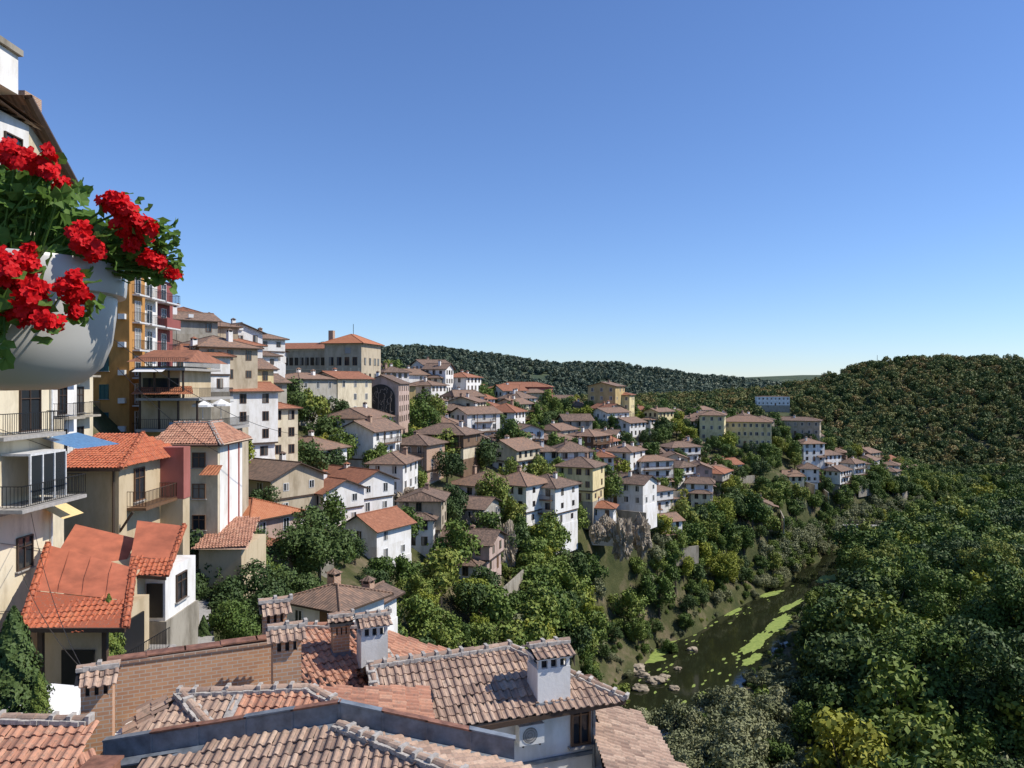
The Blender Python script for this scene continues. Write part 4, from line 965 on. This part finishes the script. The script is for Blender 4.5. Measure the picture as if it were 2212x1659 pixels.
# Q : orange apartment with balcony bays
b=Bld('orange_apartment_block'); b.p('orange_walls','orange').box(-48,-39.6,80,83.4,50,74.5); b.p('white_walls','white').box(-48,-40.1,83.4,87.4,50,75); b.p('maroon_walls','maroon').box(-48,-40.6,87.4,92.5,50,74)
for f in range(7):
    z=54+f*2.9
    if z<72:
        window(b,(-42.2,80,z+1.4),(1,0,0),(0,-1,0),.9,1.4,'teal',1,'teal'); 
        b.p('air_conditioners','ac').box(-40.6,-39.9,79.6,79.99,z+.2,z+.75)
        balcony(b,(-40.1,85.4,z),(0,1,0),(1,0,0),3.2,1.1,'frame','iron',.16); balcony(b,(-40.6,89.9,z),(0,1,0),(1,0,0),3.6,1.3,'frame','iron',.16,solid='maroon' if f%2 else None)
        balcony(b,(-39.6,81.7,z),(0,1,0),(1,0,0),2.2,.8,'frame','iron',.16)
        for xx,yy_ in ((-39.6,81.7),(-40.1,85.4),(-40.6,90)): window(b,(xx,yy_,z+1.2),(0,1,0),(1,0,0),1.2,2.0,'frame',1)
b.p('pediment','white').face([(-40.05,83.3,75),(-40.05,87.5,75),(-40.05,85.4,76.4)]); b.p('roof','rfred').box(-48,-39.3,79.8,92.6,75.003,75.2)
b.p('penthouse_rail','iron').bar((-40.6,87.6,76),(-40.6,92.5,76),.04)
for i in range(12): b.p('penthouse_rail','iron').bar((-40.6,87.6+i*.44,75.2),(-40.6,87.6+i*.44,76),.03)
b.finish()
b=Bld('cream_balcony_block'); b.p('walls','cream').box(-40,-33.6,58,62,48,66); b.p('side_walls','white').box(-36,-32.6,54,57.9,48,64)
for z in (56.5,59.6,62.7):
    balcony(b,(-32.6,56,z),(0,1,0),(1,0,0),3,.9,'stone','iron',.15); window(b,(-32.6,56,z+1.2),(0,1,0),(1,0,0),1.0,1.9,'wood',1)
    balcony(b,(-33.6,60,z),(0,1,0),(1,0,0),3,.9,'stone','iron',.15); window(b,(-33.6,60,z+1.2),(0,1,0),(1,0,0),1.0,1.9,'wood',1)
b.finish()
# R : terrace restaurant
b=Bld('terrace_restaurant',(0,0,0)); 
b.p('walls','tan').box(-37.5,-33.5,78,86,48,63.8); b.p('lower_walls','beige').box(-36.2,-30,80,88,46,57.4)
for z,x1 in ((57.5,-29.2),(60.6,-31),(63.6,-32.4)):
    b.p('terrace_slabs','conc').box(-37.3,x1,76.6,86,z-.25,z); railing(b.p('railings','iron'),(-37.3,76.7,z),(x1-.05,76.7,z),1,.2,.02); railing(b.p('railings','iron'),(x1-.05,76.7,z),(x1-.05,85.9,z),1,.2,.02)
    for x in np.linspace(-37,x1-.3,4): b.p('posts','wood').box(x-.08,x+.08,76.8,76.96,z-3.1 if z>58 else 50,z-.25)
b.p('dark_windows','glass').box(-37.2,-33.6,77.9,77.98,60.8,62.6); b.p('dark_windows','glass').box(-36.1,-31,79.85,79.95,54.8,56.5)
b.p('tile_canopy','rforange').face([(-37.6,76.2,61.0),(-31.4,76.2,61.0),(-32.4,78.2,61.8),(-37.6,78.2,61.8)])
b.p('tile_roof','rfred').face([(-38,76.2,64.2),(-31.9,76.2,64.2),(-33.3,82,65.6),(-38,82,65.6)]); b.p('tile_roof','rfred').face([(-31.9,76.2,64.2),(-31.9,87,64.2),(-33.3,82,65.6)])
b.p('awning','awn').face([(-37.2,75.6,63.2),(-34.2,75.6,63.2),(-34.2,76.7,63.6),(-37.2,76.7,63.6)])
b.p('blue_fence','blue').box(-33.9,-29.3,76.4,76.5,57.5,58.2)
for x in (-35,-33.2,-31.4): window(b,(x,80,52.5),(1,0,0),(0,-1,0),1.2,1.3,'wood',1)
b.finish()
def parasol(x,y,z,r=1.5,name='parasol',h=2.5):
    b=Bld(name,(x,y,z)); b.p('pole','frame').bar((0,0,0),(0,0,h+.4),.035)
    for i in range(8):
        t0=2*math.pi*i/8;t1=2*math.pi*(i+1)/8; b.p('canopy','awn').face([(r*math.cos(t0),r*math.sin(t0),h-.1),(r*math.cos(t1),r*math.sin(t1),h-.1),(0,0,h+.45)])
        b.p('valance','awn').face([(r*math.cos(t0),r*math.sin(t0),h-.3),(r*math.cos(t1),r*math.sin(t1),h-.3),(r*math.cos(t1),r*math.sin(t1),h-.1),(r*math.cos(t0),r*math.sin(t0),h-.1)])
    b.finish()
parasol(-31.2,78,57.5,1.1); parasol(-30.5,81,57.5,1.1); p=S(125,1500,24.5); parasol(p.x-.2,p.y,p.z-2.6,1.25)
p=S(95,1545,23); parasol(p.x,p.y,p.z-2.4,1.0)
for (u,v,d,rot,w,dd,wl,rm,nf) in [(725,1355,55,-30,5,4.6,'white','rfbrown',1),(800,1350,58,-20,2.8,3,'white','rfbrown',1),(570,1225,84,-40,7,6,'pink','rfred',1)]:
    p=S(u,v,d); generic_house('small_courtyard_house',p.x,p.y,p.z,R(rot),w,dd,nf,2.2,wl,rm,kind='hip' if u<780 else 'gable',ov=.5,pitch=.3,nwf=2,nws=1,jetty=0,chim=1,winh=.8,winw=.6,found=8).finish()
b=Bld('garden_stairs')
for i in range(14):
    p=S(425,1280,60).lerp(S(432,1400,46),i/13); b.p('steps','conc').box(p.x-.7,p.x+.7,p.y-.6,p.y+.6,p.z-2,p.z-.1+.0)
b.finish()
b=Bld('garden_terrace'); p=S(330,1345,47); b.p('paving','conc').box(p.x-2,p.x+1.3,p.y-3,p.y+3,p.z-3,p.z); b.p('retaining_wall','stone').box(p.x+1.31,p.x+1.6,p.y-3,p.y+3,p.z-3,p.z+.3); b.finish()
# cables
mb=MB()
def cable(p,q,sag=.6,r=.012):
    p=V(p);q=V(q);pr=p
    for i in range(1,13):
        t=i/12; c=p.lerp(q,t)-UP*sag*4*t*(1-t); mb.bar(pr,c,r); pr=c
cable((-22.4,35,54),(-9.9,18.4,54.9)); cable((-22.4,36,56),(-9.9,18.5,54.6),1); cable((-24,47,63),(-23.5,62,56.5),.5,.02); cable((-25,40,68),(-17,78,57),3,.02)
mb.obj('overhead_cables',M['iron'])
# ---------------------------------------------------------------- flower pot
pc=V((-.985,1.5,62.225))
prof=[(0,-.238),(.09,-.236),(.135,-.222),(.17,-.19),(.187,-.145),(.194,-.09),(.196,-.055),(.196,-.052),(.211,-.05),(.213,-.04),(.215,.0),(.211,.008),(.198,.006),(.19,-.02),(.0,-.02)]
k=64; vs=[];fs=[]
for r,z in prof:
    for i in range(k): t=2*math.pi*i/k; vs.append((r*math.cos(t),r*math.sin(t),z))
for j in range(len(prof)-1):
    for i in range(k): fs.append((j*k+i,j*k+(i+1)%k,(j+1)*k+(i+1)%k,(j+1)*k+i))
me=bpy.data.meshes.new('pot_body'); me.from_pydata(vs,[],fs); me.materials.append(M['pot']); me.polygons.foreach_set('use_smooth',[True]*len(fs))
try: me.set_sharp_from_angle(angle=R(35))
except Exception: pass
e=bpy.data.objects.new('geranium_flower_pot',None); e.location=pc; SC.collection.objects.link(e)
o=bpy.data.objects.new('pot_body',me); o.parent=e; SC.collection.objects.link(o)
br=MB(); br.bar((-.18,0,-.06),(-.75,0,-.06),.012); br.bar((-.15,0,-.2),(-.75,0,-.06),.012); br.obj('bracket',M['iron'],e)
fl=MB(); lf=MB(); stm=MB(); fr=random.Random(9)
def rv(): return V((fr.gauss(0,1),fr.gauss(0,1),fr.gauss(0,1))).normalized()
def floret(c,n,s):
    a=n.orthogonal().normalized(); bb=n.cross(a); ph=fr.random()*6
    for i in range(5):
        t=ph+i*1.2566; d=a*math.cos(t)+bb*math.sin(t); w=n.cross(d); l=s*fr.uniform(.8,1.15)
        fl.face([c,c+d*l*.45-w*l*.36+n*l*.12,c+d*l*.95-w*l*.28+n*l*fr.uniform(.0,.3),c+d*l*1.05+n*l*.1,c+d*l*.95+w*l*.28+n*l*fr.uniform(.0,.3),c+d*l*.45+w*l*.36+n*l*.12])
def leaf(c,n,s):
    a=n.orthogonal().normalized(); bb=n.cross(a); ph=fr.random()*6; k=12; P=[]
    for i in range(k):
        t=ph+2*math.pi*i/k; rr=s*(1 if i%2 else .84)*(1 if i else .3); P.append(c+(a*math.cos(t)+bb*math.sin(t))*rr+n*s*.22*math.cos(3*t)*.6)
    for i in range(k): lf.face([c-n*s*.15,P[i],P[(i+1)%k]])
sc=1.5/K
def loc(u,v,dy=0): p=S(u,v,1.5+dy); return p-pc
clusters=[(265,455,38,-.06),(300,480,34,-.06),(325,510,30,-.04),(245,440,24,-.06),(205,525,34,-.1),(180,500,22,-.1),(345,565,17,-.02),(365,590,13,.0),(110,360,28,-.05),(132,390,20,-.05),(35,345,28,-.05),(5,330,26,-.05),(75,345,18,-.05),(35,585,34,-.2),(80,640,36,-.21),(145,608,26,-.2),(178,640,20,-.17),(95,695,24,-.22),(15,635,34,-.2),(60,555,20,-.19),(330,545,22,-.02),(-20,580,36,-.2),(50,675,22,-.21),(165,670,12,-.18),(285,520,16,-.05)]
for (u,v,r,dy) in clusters:
    c=loc(u,v,dy); rr=r*sc; sub=[c+rv()*rr*fr.uniform(.3,1.05) for _ in range(max(2,int(r/6)))]
    for i in range(int(10+r*r*.055)):
        d=rv(); s0=fr.choice(sub)
        floret(s0+V((d.x*rr,d.y*rr*.8,d.z*rr*.8))*fr.uniform(.25,.62),(d+V((.3,-.6,.3))+rv()*.6).normalized(),.0115*fr.uniform(.75,1.15))
    base=V((fr.uniform(-.1,.1),fr.uniform(-.1,.1),.0)); stm.bar(base,c,.0022)
    for i in range(6): q_=c+rv()*rr*1.35+V((0,.02,-.01)); leaf(q_,(rv()+V((0,-.3,.8))).normalized(),fr.uniform(.009,.017))
def leaves(u0,u1,v0,v1,n,dy0,dy1,s0=.011,s1=.023):
    for i in range(n):
        c=loc(fr.uniform(u0,u1),fr.uniform(v0,v1),fr.uniform(dy0,dy1)); leaf(c,(rv()+V((.3,-.5,.7))).normalized(),fr.uniform(s0,s1))
        if fr.random()<.35: stm.bar(V((c.x*.6,c.y*.6,.0)),c,.0018)
leaves(-150,190,410,560,340,-.08,.15); leaves(-60,110,360,470,110,-.05,.1); leaves(150,260,470,575,90,-.03,.08); leaves(270,390,480,600,110,-.02,.05,.006,.013); leaves(-60,20,560,760,36,-.22,-.18,.012,.02); leaves(260,340,540,610,40,0,.05,.008,.014)
leaves(-80,20,640,790,30,-.24,-.2,.012,.02)
for i in range(16):
    stm.bar(V((.12,0,0)),loc(fr.uniform(280,392),fr.uniform(490,590),.02),.0014)
fl.obj('red_petals',M['petal'],e); lf.obj('leaves',M['geran'],e); stm.obj('stems',M['geran'],e)
# ---------------------------------------------------------------- light, sky, camera
az=R(92); el=R(47)
sd=V((math.sin(az)*math.cos(el),math.cos(az)*math.cos(el),math.sin(el)))
L=bpy.data.lights.new('sun','SUN'); L.energy=5.0; L.angle=R(.53); L.color=(1,.94,.85); lo=bpy.data.objects.new('sun',L); lo.rotation_euler=sd.to_track_quat('Z','Y').to_euler(); lo.location=(60,0,150); SC.collection.objects.link(lo)
w=bpy.data.worlds.new('World'); SC.world=w; w.use_nodes=True; nt=w.node_tree; bg=nt.nodes['Background']; sk=nt.nodes.new('ShaderNodeTexSky'); sk.sky_type='NISHITA'; sk.sun_disc=False
sk.sun_elevation=el; sk.sun_rotation=az; sk.altitude=200; sk.air_density=1.0; sk.dust_density=0.0; sk.ozone_density=4.5
tint=mix(nt,1.0,sk.outputs[0],(.83,.93,1.16),'MULTIPLY')
nt.links.new(tint,bg.inputs[0]); bg.inputs[1].default_value=.132
cam=bpy.data.cameras.new('camera'); cam.sensor_width=36; cam.lens=36*K/2212; cam.clip_start=.05; cam.clip_end=40000
co=bpy.data.objects.new('camera',cam); co.location=(0,0,CAMZ); co.rotation_euler=(math.pi/2,0,0); SC.collection.objects.link(co); SC.camera=co
SC.view_settings.view_transform='Standard'; SC.view_settings.look='None'; SC.view_settings.exposure=0
print('houses',len(hs),'trees',len(forest),len(bushes),len(hill),len(far))
